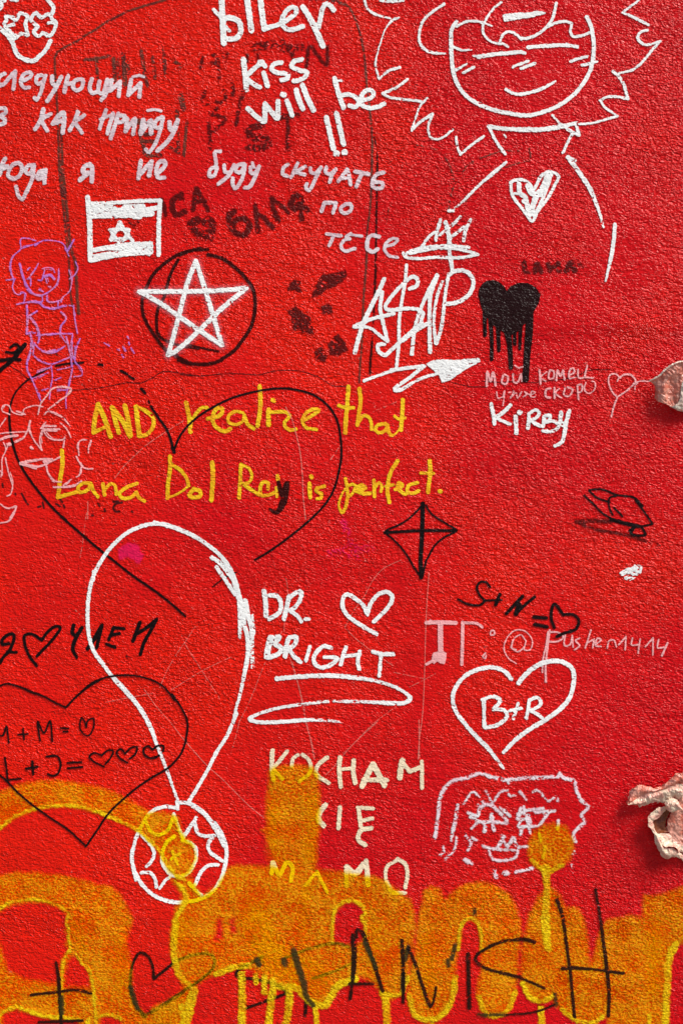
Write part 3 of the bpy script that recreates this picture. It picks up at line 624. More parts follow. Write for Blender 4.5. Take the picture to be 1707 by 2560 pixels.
tg = INS('pink_inscription', 'long pale pink contact line with an at sign and digits', 'pink', 3, [
  'Q: w24 -10,435 60,432 170,436 / w32 75,440 75,540 78,645 / F 20,660 30,620 60,612 85,605 112,622 108,665 100,690 75,685 55,672 35,690 / w16 -10,690 30,668 / P: w12 1450,492 1500,485 1560,480 / 1490,470 1560,505 / 1455,815 1480,805',
  'Q: w20 212,432 210,560 206,690 / w16 210,435 300,440 332,462', 'Q: w9 382,505 385,488 402,482 407,505 385,512 / 352,620 335,645 350,655 355,635', 
  'Q: w7 600,548 570,510 530,530 515,590 550,612 590,580 600,548 / 600,548 590,600 625,600 640,550 600,490 540,480 490,520 465,590 490,650 540,685 / 520,540 510,590 540,600',
  'Q: w12 745,480 730,600 720,700 722,800 / w9 735,490 725,560 705,660 700,740 / w10 740,492 800,495 830,522 800,548 740,552',
  'Q: w9 840,510 838,575 870,570 885,515! 890,585 / 930,530 905,545 930,575 900,602 / 1000,482 965,590 / 985,555 1020,535! 1010,590 / 1030,568 1062,540 1040,530 1028,575 1060,580 / 1100,590 1112,545 1140,542 1155,582',
  'Q: w9 1170,570 1215,520! 1210,602 / 1255,530 1250,572 1290,570 / 1302,535 1290,622 / 1335,582 1382,528! 1380,632 / 1415,540 1410,588 1450,585 / w11 1470,560 1435,640'], cell=1.2, margin=2)

# --- white marker drawings and writing
INS('white_inscription', 'bold white marker handwriting with double exclamation mark at the top centre', 'white', 3, [
  'B: w42 170,-20 178,120 188,340 / w24 112,80 160,135 / w38 175,150 240,142 305,170 322,235 300,290 240,308 190,305 / w22 205,215 232,242 / w42 370,-20 388,120 405,240 / w40 473,-20 488,110 505,228! w32 570,208 640,185 710,140 752,105 755,72 710,62 662,110 640,175 665,220 720,235 808,208 / w40 808,58 860,140 910,240 965,362 / w34 930,215 948,130 965,60 990,32 1020,45 1048,82',
  'B: w38 342,465 352,560 365,700 / w34 490,488 420,542 360,600 / w32 365,612 415,655 470,685 / 470,485 512,518 / w34 500,570 530,672 / w32 640,490 580,502 562,540 600,568 660,575 692,592 680,618 638,626 / 798,465 740,480 718,515 780,550 838,565 828,598 780,628 735,635',
  'B: w34 375,848 435,905 505,948 508,880 510,812! 560,875 608,928 612,860 612,792 / 682,790 722,900 / w40 648,742 660,744 / w38 755,708 775,780 805,850 / 805,668 840,762 890,862',
  'B: w34 1055,615 1085,730 1125,845 / w14 1080,630 1108,632 / w30 1105,748 1170,740 1225,768 1245,800 1220,838 1170,828 / 1265,788 1335,768 1362,735 1340,706 1298,712 1262,760 1262,815 1320,845 1400,835 1442,812',
  'B: w36 990,922 1015,1030 1045,1162 / 1070,890 1098,1010 1125,1128 / w44 1064,1200 1072,1202 / w40 1130,1190 1137,1192'])
sk = paint_mesh('skull_doodle',
  'A: w30 -5,218 60,275 100,330 125,400 150,440 205,470 265,482 310,450 360,400 402,325 / w28 365,-15 400,25 425,60 418,105 395,120 / w30 -5,75 15,50 12,20 40,5 / 95,-5 135,5', 'white', 3, wall, 30, label='white skull outline with crossed eyes in the top left corner')
paint_mesh('eye', 'A: w25 50,130 100,138 130,160 165,108 222,130 205,190 215,240 222,278 170,265 120,300 95,258 58,225 40,185 55,165 50,130 / w22 70,205 115,195', 'white', 3, sk)
paint_mesh('eye', 'A: w25 245,155 285,105 330,140 390,115 415,155 445,185 430,240 392,285 340,262 310,288 270,255 300,212 270,185 245,155 / w22 385,185 440,180', 'white', 3, sk)
paint_mesh('jaw', 'A: w34 60,275 110,300 125,285', 'white', 3, sk)
fl = holder('white_flag_doodle', 'white flag drawing with two stripes and a six-pointed star', wall)
paint_mesh('frame', 'E: w36 688,290 700,440 705,600 708,780 / w26 690,340 850,335 1000,325 1140,318 1260,315 / w32 1255,325 1248,440 1245,600 1246,742', 'white', 3, fl)
paint_mesh('stripe', 'E: w34 715,360 850,358 870,350 / w60 725,400 900,395 / w56 860,405 1020,395 1120,385 / w44 980,370 1120,365 / w34 1080,400 1230,372 / w40 725,435 900,430 1030,428 1190,418 / w30 1050,440 1100,445', 'white', 3, fl)
paint_mesh('stripe', 'E: w34 720,705 850,685 1000,662 1180,655 / w36 720,760 860,735 / w44 715,778 900,740 1080,722 1180,715 / w30 860,690 1000,690 1180,680 / w28 1190,670 1180,700 1168,740 / w28 1030,690 1180,690', 'white', 3, fl)
paint_mesh('star', 'E: w26 940,485 985,560 1040,632 / 1010,610 940,618 868,622 / 868,620 905,560 940,490 / w24 860,545 940,540 1012,545 / 1010,548 975,610 945,650 / 945,650 900,600 862,545', 'white', 3, fl)
pt = G('pentagram', 'white five-pointed star drawn as a pentagram inside the black circle', 'white', 3,
  'F: w32 125,790 55,980 0,1200 -45,1370 -91,1530! -20,1490 160,1330 290,1200 520,1003! 380,1018 200,1028 -317,1030! -150,1125 0,1230 160,1340 330,1452! 270,1250 200,1020 125,790')
paint_mesh('overspray', 'F: w60 d.2 125,790 55,980 0,1200 -91,1530! -20,1490 160,1330 290,1200 520,1003! 380,1018 200,1028 -317,1030! -150,1125 0,1230 160,1340 330,1452! 270,1250 200,1020 125,790', 'halo', 2, pt, cell=3, margin=9)
bd = holder('boy_portrait_doodle', 'white outline drawing of a spiky-haired figure with closed eyes at the top right', wall)
paint_mesh('hair', '''C: w20 40,-15 70,80 150,140 w10 300,182 / w18 380,175 325,190! w10 250,280 200,420 165,540 w16 150,620 w14 185,775! w22 280,692 390,660 / w22 465,775 350,860 220,915! w20 280,950 400,970 600,990 /
  w14 655,960 580,1050 545,1150 500,1285! w24 580,1200 710,1115! w17 670,1230 680,1330 740,1365 820,1340 905,1270 / w20 940,1345 950,1430 980,1512! 1080,1430 1210,1335 / w22 820,42 720,110 620,200 580,320 590,430 660,500 740,520 w10 830,525 /
  w24 200,5 300,15 420,5 / D: w16 1170,-10 1080,60 1000,118! w22 1100,160 1255,240 / 1250,290 1180,310 1150,370 1190,420 w18 1250,435 1310,420 1370,400! w20 1280,500 1200,600 1100,680 w14 960,715 / w26 910,700 960,740 1020,840 1055,965! w20 960,945 860,945 w18 780,980! 830,1050 955,1135! 850,1165 700,1205 570,1215''', 'white', 3, bd)
paint_mesh('fringe', 'C: w20 945,260 1020,222 1100,210 1200,225 w9 1290,260 / w18 1380,25 1310,80 1240,180 1200,260 1210,340 1280,410 1380,435 / w20 1370,405 1400,340 1460,310 1520,335 1575,385 / w18 1390,425 1450,460 / D: w24 -5,375 60,375 150,345 240,280 310,190 340,90 350,30 / w22 260,265 350,222 440,210 500,232 490,300 515,352 580,352 680,320', 'white', 3, bd)
paint_mesh('face', '''C: w34 940,215 895,300 890,400 895,560 910,700 960,840 1050,950 1180,1030 1350,1090 1570,1130 / D: w34 -5,1132 100,1130 250,1090 400,1020 550,900 650,760 700,640 718,520 718,400 690,250 650,165 / C: w18 915,460 980,490 w9 1090,492 /
  w24 935,690 w12 1045,625 / w24 1010,715 1110,660 / D: w24 495,600 580,568 660,550 / w22 605,635 690,618 w14 755,598''', 'white', 3, bd)
paint_mesh('eye', 'C: w34 1410,160 1500,148 1580,140 / w30 1420,195 1580,165 / D: w36 0,148 100,138 180,128 w12 240,128 / w30 0,165 130,150', 'white', 3, bd)
paint_mesh('eyelid', 'C: w12 1105,550 w32 1150,558 1300,535 1570,508 / D: w26 -10,508 45,520', 'white', 3, bd)
paint_mesh('eyelid', 'D: w32 75,462 250,447 450,440 w28 560,455', 'white', 3, bd)
paint_mesh('nose', 'C: w20 1495,658 1575,620 / D: w20 0,632 80,595 / w24 5,672 140,620', 'white', 3, bd)
paint_mesh('mouth', 'C: w24 1425,875 1480,910 1575,928 / D: w28 -5,925 100,905 230,860 w14 345,795', 'white', 3, bd)
paint_mesh('collar', 'C: w34 1260,1240 1400,1262 1570,1270 / w14 1410,1320 1425,1345 / w24 1262,1250 1340,1400 1420,1510 / D: w40 -10,1272 200,1270 350,1250 w28 560,1205 / w16 310,1130 400,1220 w26 500,1290 575,1325! 545,1220 / w22 510,1310 460,1400 418,1495', 'white', 3, bd)
paint_mesh('shoulder', 'H: w16 200,175 120,240 w18 0,345 / G: w18 1295,335 1200,420 1100,500 1030,570 w14 d.25 960,640 900,690 / w22 850,712 885,712', 'white', 3, bd)
paint_mesh('shoulder', 'H: w30 685,135 790,280 870,410 w20 920,540 w12 d.2 962,685 / w20 720,150 742,162 / w26 d0 1050,665 1045,760 1025,900 w12 d.2 978,1108', 'white', 3, bd)
paint_mesh('chest_heart', '''H: w20 235,330 250,430 310,520 370,600 404,638 450,560 530,450 590,340 612,285 550,250 480,280 440,350 415,390 380,340 320,312 260,322 235,340 / w34 300,350 310,420 350,450 370,545 / 370,360 400,420 470,430 / w40 525,285 490,370 440,440 390,580 /
  w22 555,270 520,380 470,500 420,600 / w18 268,420 320,425 / 330,480 360,500''', 'white', 3, bd)
hat = G('hat_doodle', 'white sketched hat with a crown of strokes above the money-sign letters', 'white', 3, '''G: w18 500,1060 560,1022 700,992 860,985 1010,1000 / w20 545,1045 700,1012 850,1005 1000,1030 1080,1055! 940,1080 760,1075 600,1085 515,1072 495,1042''', fdry=.1)
paint_mesh('crown', 'G: w18 640,990 700,910 d.15 770,850 785,780 / w22 785,790 765,850 d0 750,940 / w28 825,800 850,900 860,990 / w20 d.2 940,760 870,830 780,900 / w22 870,920 970,840 / 1020,785 980,870 d0 965,950', 'white', 3, hat)
paint_mesh('stem', 'G: w24 850,960 862,1080 880,1180 / I: w20 872,0 880,60', 'white', 3, hat)
asap = holder('white_inscription', 'jagged overlapping white letters with a dollar sign beside the dripping heart', wall)
for t in ['I: w30 345,150 300,250 240,370 180,500 115,725 / w26 330,250 315,380 335,480 370,635! w20 310,590 230,530 w26 110,520! 250,460 420,420',
          'I: w26 545,225 600,200 605,150 570,130 480,200 400,290 355,370 390,392 500,380 620,390 648,420 635,470 / w22 520,40 510,160 490,280 465,450 460,640 450,760 440,860 / 400,860 480,855 / w26 640,490 560,560 470,640 400,705 350,745 300,710 298,665 345,660',
          'I: w28 760,120 700,230 w22 d.1 640,360 600,470 580,560 w28 d0 562,735 / w30 760,120 710,260 w26 d.12 700,420 700,560 w30 d0 705,720 / w28 490,630 580,560 700,490',
          'I: w20 d.15 800,170 770,250 740,390 735,520 d0 w28 752,655! w22 d.1 790,540 810,400 825,250 850,110 / w28 d0 850,120 890,90 970,85 1030,130 1042,200 1000,280 920,330 838,345']:
    paint_mesh('letter', t, 'white', 3, asap)
ar = G('zigzag_arrow', 'white zigzag arrow with a solid head under the jagged letters', 'white', 3, 'I: w24 190,945 w18 d.15 300,905 w24 d0 440,860 560,842 658,830! 620,860 560,910 430,1000! w26 430,1020 480,1015 w20 d.12 560,965 640,925 760,890')
paint_mesh('arrow_head', 'I: F 675,815 720,790 790,780 900,785 1085,770 1095,795 960,870 870,935 800,960 780,910 740,870', 'white', 3, ar)
INS('white_inscription', 'short white marker name under the pink lettering on the right', 'white', 3, ['J: w22 215,450 230,510 240,590 / w24 350,460 300,510 240,550 / w20 245,545 300,572 350,592 / w26 388,540 394,655 / w32 414,510 420,512 / w22 482,520 475,620 / w18 482,520 530,492 555,512 530,550 490,562! w22 530,590 580,610 / w22 590,540 582,600 / w20 590,535 630,530 628,560 590,582! 650,570 692,600 650,640 582,642 / w24 707,510 702,570 720,600 745,580 / 765,500 745,570 732,650 710,720 w18 665,745'])
G('white_splotch', 'small white smudge with a ragged outline near the right edge', 'white', 3, 'Q: w22 d.12 1195,135 1230,108 1280,100 / d.25 1290,110 1265,150 1240,165 1215,160 / d.35 w26 1230,130 1260,125 / w12 d.1 1270,85 1305,90 1300,125 / 1180,130 1200,118', cell=1.6)
INS('white_inscription', 'white marker name in two rows with a heart to its right', 'white', 3, [
  'P: w34 190,245 202,340 205,435 / w30 235,275 290,282 322,340 308,410 230,462 / w32 385,285 365,380 345,462 / w28 390,295 440,255 480,247 472,310 430,370 392,398! 440,430 480,478 / w26 515,465 540,460',
  'P: w44 240,610 222,680 212,755 / w32 240,608 310,605 275,658 322,690 308,730 230,765 / 380,615 360,690 355,755 / w30 385,608 440,602 430,660 382,692! 420,750 475,798 / w24 542,700 517,788 / 546,678 548,684 / w28 712,688 660,675 600,722 578,790 622,838 700,828 762,772 w22 660,760 / w28 830,685 810,740 790,818 / w22 815,755 940,742 / w26 938,715 922,800 935,855 / w28 1040,718 1110,737 1200,738 / w24 1105,745 1098,830 1090,910',
  'P: w28 1070,580 960,520 850,440 805,370 812,290 840,268 900,300 960,350 1000,425! 1020,350 1080,272 1150,252 1195,290 1160,370 1050,485'])
G('underline_swoosh', 'white looping zigzag underline below the two-row name', 'white', 3, 'P: w30 285,930 450,915 700,905 900,922 w22 1050,945 1200,990 1300,1045 w28 1335,1085 1290,1118 1150,1120 w20 d.15 1000,1112 d.3 900,1110 d.2 700,1108 500,1130 d.1 300,1160 150,1205 d0 w26 75,1245 130,1268 300,1270 500,1255 w20 d.25 650,1255 d.5 w12 800,1272')
bl = G('balloon_doodle', 'large white balloon outline tapering down to the round badge', 'white', 3, '''N: w26 1560,300 1400,225 1260,185 1150,195 1020,245 900,340 820,440 760,540 720,640 700,740 690,850 690,960 705,1090 740,1190 820,1300 920,1430 1050,1570 / w18 735,560 735,630 /
  R: w30 900,-10 1010,110 1110,240 1180,370 w22 d.1 1240,530 1300,680 w18 1350,820 1395,940 / O: w26 d0 -40,175 0,185 120,220 280,290 400,370 480,440 w40 540,530 590,650 620,760 w46 650,870 w30 660,970 685,1060 690,1200 675,1300 w22 d.1 640,1470 620,1560 / w18 d.12 640,1470 618,1560 600,1625 575,1730 / S: w20 d0 370,-40 355,-5 310,100 240,210 180,330 110,450 60,530''')
paint_mesh('thick_strokes', 'O: w30 410,450 480,500 560,600 / w26 445,525 530,650 590,740 / w34 625,800 630,900 w18 d.15 625,1080 / w34 d0 670,790 690,900 720,1000 w28 d.2 720,1150 d.35 727,1310 / w14 d.2 725,900 740,1050', 'white', 3, bl)
wb = G('round_badge_doodle', 'white round badge with a jagged star and inner circle below the balloon', 'white', 3, '''R: w24 1395,960 1480,965 1560,1010 / 1390,1000 1280,992 1180,1040 1110,1150 1060,1270 1040,1400 1070,1560 / 1390,955 1395,1010 / V: w26 1042,200 1038,260 1052,350 1110,460 1200,550 1320,600 1400,610 / W: 150,610 280,595 400,540 470,450 510,330 522,200 490,90 430,-10 / S: 60,540 160,610 240,720 290,820''')
paint_mesh('inner_circle', 'V: w24 1370,95 1310,140 1275,230 1280,310 1340,390 1400,408 1470,385 1530,300 1540,200 1500,150 1435,125 / w18 1355,210 1395,310 / 1345,270 1412,230', 'white', 3, wb)
paint_mesh('star', 'R: w22 1150,1110 1180,1180 1250,1210 1320,1170 1355,1085 / w24 1365,1050 1400,1150 1435,1240! 1480,1170 1540,1080 / W: w24 275,-10 300,70 350,92 430,90! 380,150 390,210 490,288 / 455,318 380,325 320,380 280,470 / 230,460 330,560 / V: w22 1115,85 1190,170 1212,230 1190,290 1150,330 / w22 1110,378 1180,380 1215,420 1230,490 / w18 1350,400 1300,440 1255,500', 'white', 3, wb)
hb = holder('white_heart_with_initials', 'white heart outline with two initials and a plus sign', wall)
paint_mesh('heart_outline', 'Q: w22 510,780 470,735 400,710 310,720 230,760 175,820 150,900 170,980 220,1050 290,1130 370,1210 w14 462,1330 / w26 555,805 590,760 660,702 740,672 w24 820,675 880,712 895,780 870,890 820,955 720,1030 620,1090 540,1150 w16 460,1232', 'white', 3, hb)
paint_mesh('word', 'Q: w20 340,905 342,1000 345,1075 / 332,908 400,887 440,912 400,965! 470,975 482,1010 430,1060 350,1080 / w16 500,975 570,960 / 552,930 522,1022 / w18 622,910 602,1020 / 620,910 670,895 692,930 650,965 622,972! 660,990 700,1020', 'white', 3, hb)
cr = INS('cream_inscription', 'worn cream capital letters partly under the orange spray paint', 'cream', 3, [
  '''S: w26 605,200 600,300 612,392 / w22 700,205 640,280 610,310 / w18 620,330 670,385 / w20 770,228 740,250 730,300 / 800,225 845,265 850,340 780,400 / w24 960,245 905,290 890,350 970,410 / w26 1045,245 1040,320 1050,435 / 1135,265 1132,340 1145,410 / w18 1040,322 1130,315 /
  w34 1260,290 1230,345 1190,430 / 1262,290 1300,360 1335,425 / w26 1200,390 1350,392 / w34 1452,265 1440,320 1435,375 / w24 1455,280 1500,335! 1565,310 / U: w26 12,75 15,280''',
  'S: w30 950,555 915,600 905,650 940,690 / w24 1045,570 1035,705 / w22 1160,572 1260,577 / w24 1165,575 1180,690 / w22 1175,660 1255,642 / w26 1250,705 1180,722 1165,780 1210,815',
  'S: w24 605,930 600,1000 / 610,930 650,1010 700,930 735,960 725,1050 / w18 895,990 820,1080 / 895,990 960,1120 / w36 1090,960 1140,1000 1200,940 / w24 d.2 1085,960 1088,1080 / w28 d.1 1215,920 1230,1075 / w20 d.15 1420,910 1350,960 1345,1040 d0 w26 1365,1090 1385,1122 w18 1470,1130 / w22 d.15 1420,905 1470,940 1485,1010 1470,1095'])
wf = holder('woman_face_doodle', 'white chalk drawing of a woman with large lashes and lips at the lower right', wall)
paint_mesh('hair', '''U: w24 d.1 115,670 140,500 160,340 205,265 270,220 370,200 470,165 560,195 660,215 800,205 1080,190 / 1090,165 1130,205 1210,230 1222,300 1270,390 1312,430 1262,495 1285,545 1240,590 1195,650 1212,700 / w14 680,210 690,245 / w13 340,405 410,312 465,350 / 510,300 570,390 620,320 680,300 700,340 740,340 / w17 780,310 830,370 / w15 880,315 920,300 1000,380 1060,350 1075,385 /
  w20 295,415 265,560 240,690 / w17 d.2 285,670 270,760 195,840 / 180,740 185,780 155,808 / w18 350,650 395,710 375,770 / 400,670 440,690 / d.4 w24 1205,770 1198,800 / w17 1190,860 1188,940 / w22 d0 1080,540 1075,600''', 'chalk_white', 3, wf, echo=1)
paint_mesh('eye', 'U: w22 375,475 450,498 465,440 540,412 620,470 680,540 / w20 390,505 490,550 560,545 680,560 / w31 560,490 555,540 / w17 450,410 470,430 / 490,385 510,410 / 560,398 580,430 / w24 655,455 700,500 / w17 440,560 400,600 / w20 505,570 500,625 / w24 568,570 578,612 / w13 620,430 640,450', 'chalk_white', 3, wf, echo=1, fdry=.1)
paint_mesh('eye', 'U: w20 762,520 800,470 880,450 960,440 / 900,470 1050,462 / 775,590 850,582 930,570 970,515 1010,470 / 760,500 790,440 / 810,428 815,480 / w17 780,525 830,520 / 765,575 790,530 / w40 842,505 852,555 / w20 790,615 785,645 / w17 850,600 860,635', 'chalk_white', 3, wf, echo=1)
paint_mesh('mouth', 'U: w18 490,735 590,758 640,690 680,730 730,670 760,740 840,740 / 540,775 572,840 740,830 770,760 / w9 590,768 750,770 / w31 645,662 650,666', 'chalk_white', 3, wf, echo=1)
paint_mesh('neck', 'U: w29 d.15 350,845 400,875 / 580,925 595,980 / w26 655,955 690,948 / w22 750,940 880,910 / d0 w18 932,640 942,700 / w22 980,740 962,825', 'chalk_white', 3, wf, echo=1)

# --- orange and yellow spray over everything above, black letters on top of it
os_ = G('orange_spray_lettering', 'huge translucent orange sprayed letters with yellow drips along the bottom', 'orange_spray', 4,
  '''V: F -420,520 -20,410 120,380 300,375 500,400 700,450 880,490 950,560 1000,660 1045,740 1010,830 1000,950 1030,1100 1040,1300 1050,1400 1130,1500 1250,1460 1440,1340 1440,1800 -420,1800 /
  F -20,685 100,630 200,605 350,605 480,650 545,700 530,760 550,800 515,830 550,880 520,940 550,980 490,1070 470,1200 460,1250 200,1215 60,1150 10,960 -20,900 / F 600,1000 640,1070 690,1110 720,1200 710,1285 600,1270 510,1270 515,1150 540,1060 / F 30,1480 130,1445 300,1485 350,1510 480,1525 620,1535 640,1640 20,1640 / F 780,1510 860,1500 930,1520 970,1570 970,1640 780,1640''', cell=4, margin=6)
paint_mesh('left_arc', '''R: F -400,980 0,880 150,820 300,790 500,790 700,820 900,880 1050,960 1170,1040 1280,1030 1390,1070 1430,1200 1520,1290 1540,1400 1500,1500 1450,1560 1330,1500 1270,1400 1250,1330 1090,1185 950,1110 800,1045 620,995 470,985 300,1005 120,1075 0,1170 -400,1300''', 'orange_spray', 4, os_, cell=4, margin=6)
paint_mesh('tower_letter', '''W: F 80,420 140,440 250,430 330,560 450,480 530,350 600,325 830,330 X: -335,330 W: 840,100 800,50 845,20 840,-200 855,-330 860,-420 900,-450 1100,-460 1190,-450 1240,-390 1250,-150 1250,60 1230,180 1225,350 X: 60,365 200,375 300,395 420,410 520,450 620,530 700,590 730,680 742,800 728,920 700,1050 690,1170 650,1290 610,1345 540,1390 505,1420 480,1320 400,1230 320,1190 276,1215
  W: 1400,1260 1360,1330 1290,1420 1220,1430 1180,1400 1110,1330 1060,1270 940,1265 850,1240 800,1180 750,1160 700,1100 620,1110 520,1150 440,1170 340,1220 270,1270 270,1340 240,1450 180,1640 -60,1640 -60,1440 60,1390 190,1300 150,1180 120,1080 90,1010 85,900 100,760 130,650 170,600 175,540 /
  X: F 200,605 260,600 340,650 350,690 320,740 355,800 350,900 270,960 100,930 95,870 100,750 130,660 / W: F 450,740 490,740 500,900 420,920 / F 545,740 610,715 590,780 605,850 550,870''', 'orange_spray', 4, os_, cell=4, margin=6)
paint_mesh('middle_letter', '''X: F 800,640 820,520 870,490 930,510 970,580 990,590 1040,530 1130,475 1250,455 1370,480 1470,550 1530,640 1562,760 1570,850 1560,960 1540,1170 1530,1330 1480,1450 1440,1490 1380,1510 1300,1490 1250,1420 1230,1330 1240,1230 1270,1130 1260,1000 1250,830 1210,750 1160,745 1110,790 1100,870 1080,980 1060,1120 1060,1240 1040,1370 990,1480 920,1540 870,1570 800,1540 740,1500 690,1420 690,1330 700,1200 740,1050 760,900 770,750''', 'orange_spray', 4, os_, cell=4, margin=6)
paint_mesh('right_letter', '''Y: F 340,820 370,700 430,580 470,530 540,500 600,560 640,670 700,650 750,670 790,760 820,900 830,1000 830,1100 860,1060 900,900 940,800 970,750 1050,740 1150,720 1250,740 1260,560 1350,560 1440,540 1600,480 1900,420 1900,1000 1600,930 1500,940 1470,1050 1460,1200 1450,1350 1450,1700 980,1640 970,1500 900,1520 860,1560 820,1540 700,1530 620,1450 570,1420 540,1370 470,1385 350,1350 310,1260 300,1130 310,1000 330,880''', 'orange_spray', 4, os_, cell=4, margin=6)
paint_mesh('blob', 'Y: F 400,55 470,15 550,-8 640,15 690,90 705,200 670,280 620,320 560,350 510,372 450,350 385,310 355,230 365,120', 'orange_spray', 4, os_, cell=3, margin=6)
for t in ['V: w13 -100,700 -20,670 100,605 200,592 330,592 450,630 540,690 530,760 545,830 540,900 560,960 510,1050 490,1200 500,1420 490,1520', 'V: w13 600,1010 640,1075 695,1125 725,1210 740,1290 750,1440 760,1600', 'V: w18 0,1500 30,1470 130,1430 230,1460 340,1500 480,1512 640,1530', 'V: w15 770,1505 870,1490 950,1525',
          'R: w15 -60,1200 0,1165 120,1070 300,1000 470,980 620,990 800,1040 950,1105 1090,1180 1250,1330 w22 1300,1420 1400,1540 1450,1560',
          'W: w48 640,1130 645,1350 640,1640', 'W: w30 820,1200 w42 822,1315', 'W: w46 890,1230 870,1400 850,1640', 'W: w46 1020,1280 1010,1450 975,1640', 'W: w36 1215,1420 w30 1225,1500 1235,1640', 'V: w30 1420,1420 1440,1480 1400,1640', 'W: w26 750,1180 755,1240', 'X: w26 880,1560 882,1640', 'V: w26 690,1530 692,1640', 'Y: w24 845,1550 848,1640', 'Y: w22 1300,1500 1302,1640', 'W: w60 270,1300 230,1450 190,1640', 'X: w44 500,1330 515,1400 525,1640', 'Y: w42 452,1370 457,1640',
          'Y: w60 490,350 w44 500,480 495,600 w60 490,750 495,850 w34 510,980', 'W: w26 130,440 210,560 110,760 / w40 130,760 110,960 150,1170 230,1250', 'W: w40 440,1170 620,1110 700,1110', 'W: w50 940,1265 1080,1290 1200,1400 1300,1410 1390,1270 1530,1210', 'X: w18 95,920 95,800 130,650 200,602 270,602 340,645 355,690 330,730 360,800 355,900',
          'X: w34 700,1350 740,1490 830,1540 920,1520 990,1460 1040,1350 1055,1200 / w18 1080,980 1105,800 1150,745 1210,745 1255,830 1265,990', 'X: w30 1240,1350 1300,1480 1400,1500 1480,1440 1530,1320', 'Y: w30 310,1250 370,1360 460,1385 550,1340', 'Y: w24 620,1450 720,1530 860,1550 940,1510', 'Y: w44 1430,1560 1440,1300 1460,1050 1510,940', 'Y: w26 380,280 450,345 520,365 620,320', 'X: w26 480,1330 620,1340 690,1200']:
    paint_mesh('drip', t, 'yellow_spray', 5, os_, cell=3, margin=6)
for t in ['W: w170 d.35 180,760 170,900', 'W: w130 d.4 1160,480 1130,640 1120,900', 'W: w150 d.55 890,-150 880,250 / d.6 1190,-200 1180,250', 'W: w300 d.6 750,700 850,1000 1200,1200', 'X: w120 d.6 440,800 430,1050', 'X: w170 d.6 840,900 850,1300', 'Y: w170 d.55 1350,800 1330,1300', 'V: w130 d.5 600,800 640,960 / 950,900 960,1300']:
    paint_mesh('thick_patch', t, 'yellow_mist', 5, os_, cell=4, margin=6)
sp = holder('black_inscription', 'large black hand-painted letters and heart over the orange spray', wall)
for t in ['V: w22 445,1080 w26 465,1200 475,1400 490,1640 / w22 250,1335 460,1312 600,1295 720,1325 / 310,1550 480,1545 650,1538',
          'V: w22 1130,1500 1050,1390 1025,1250 1045,1100 1100,1005 1160,1030 1200,1110 1210,1210! 1370,1080 / W: w20 110,1080 230,1030 380,1010 430,1050 420,1120 340,1200 200,1295 60,1390 0,1430 / V: w26 d.15 1440,1310 1280,1420 1140,1500 / w34 d0 1120,1490 1135,1505',
          'W: w30 800,1040 770,1060 w22 690,1095 600,1160 605,1190 720,1210 850,1235 980,1300 990,1325! 900,1360 680,1440',
          'W: w20 d.15 980,1045 1180,972 d0 1350,935 1420,938 1480,962 / 1520,1075 1400,1140 d.15 1200,1205 / w26 d0 1145,1390 1140,1500',
          'X: w28 255,870 w44 268,1030 w26 252,1250 237,1370 / w22 285,890 290,825 w28 330,850 390,1000 440,1150 490,1310 / w24 230,1250 415,1250',
          'X: w28 640,910 650,1100 w24 652,1400 / w26 690,970 740,1080 800,1260 865,1430 w18 885,1400 910,1280', 'X: w32 1160,1020 1165,1250 1170,1440',
          'X: w22 1570,905 1450,915 1330,960 1225,1030 1222,1075 1300,1130 1450,1170 1570,1200 / Y: w26 405,925 w30 340,905 w20 200,912 50,950 / 20,1130 160,1170 300,1210 400,1250 480,1285 / w16 560,1410 470,1450 380,1475 180,1492',
          'Y: w28 578,590 620,720 w24 650,920 680,1150 700,1350 715,1510 / w22 880,510 915,720 w28 945,950 970,1150 w26 985,1350 980,1500 / w28 620,1130 700,1125 w18 d.15 900,1140 d0 w22 1000,1155 1100,1165']:
    under = any(q in t for q in ('W: w20 110,1080', '770,1060', '980,1045'))      # these were written before the spray
    paint_mesh('letter', t, 'ink', 3 if under else 6, sp)
for t in ['W: w44 1050,990 1090,1130 1130,1250 w30 1150,1350 1200,1420', 'X: w26 1060,950 1030,1060 / 1000,1070 1005,1110', 'X: w28 350,930 440,1120', 'X: w30 690,960 670,1060 / 650,1180 650,1300', 'X: w22 1210,670 1212,705', 'X: w20 d.2 1300,1490 1440,1490 / 1240,1490 1300,1500', 'W: w36 970,1060 985,1100 / 760,1060 780,1100', 'Y: w20 560,1330 575,1420', 'V: w34 1030,1280 1080,1440', 'V: w30 485,1350 490,1480']:
    paint_mesh('smear_and_shadow', t, 'olive', 6, sp)

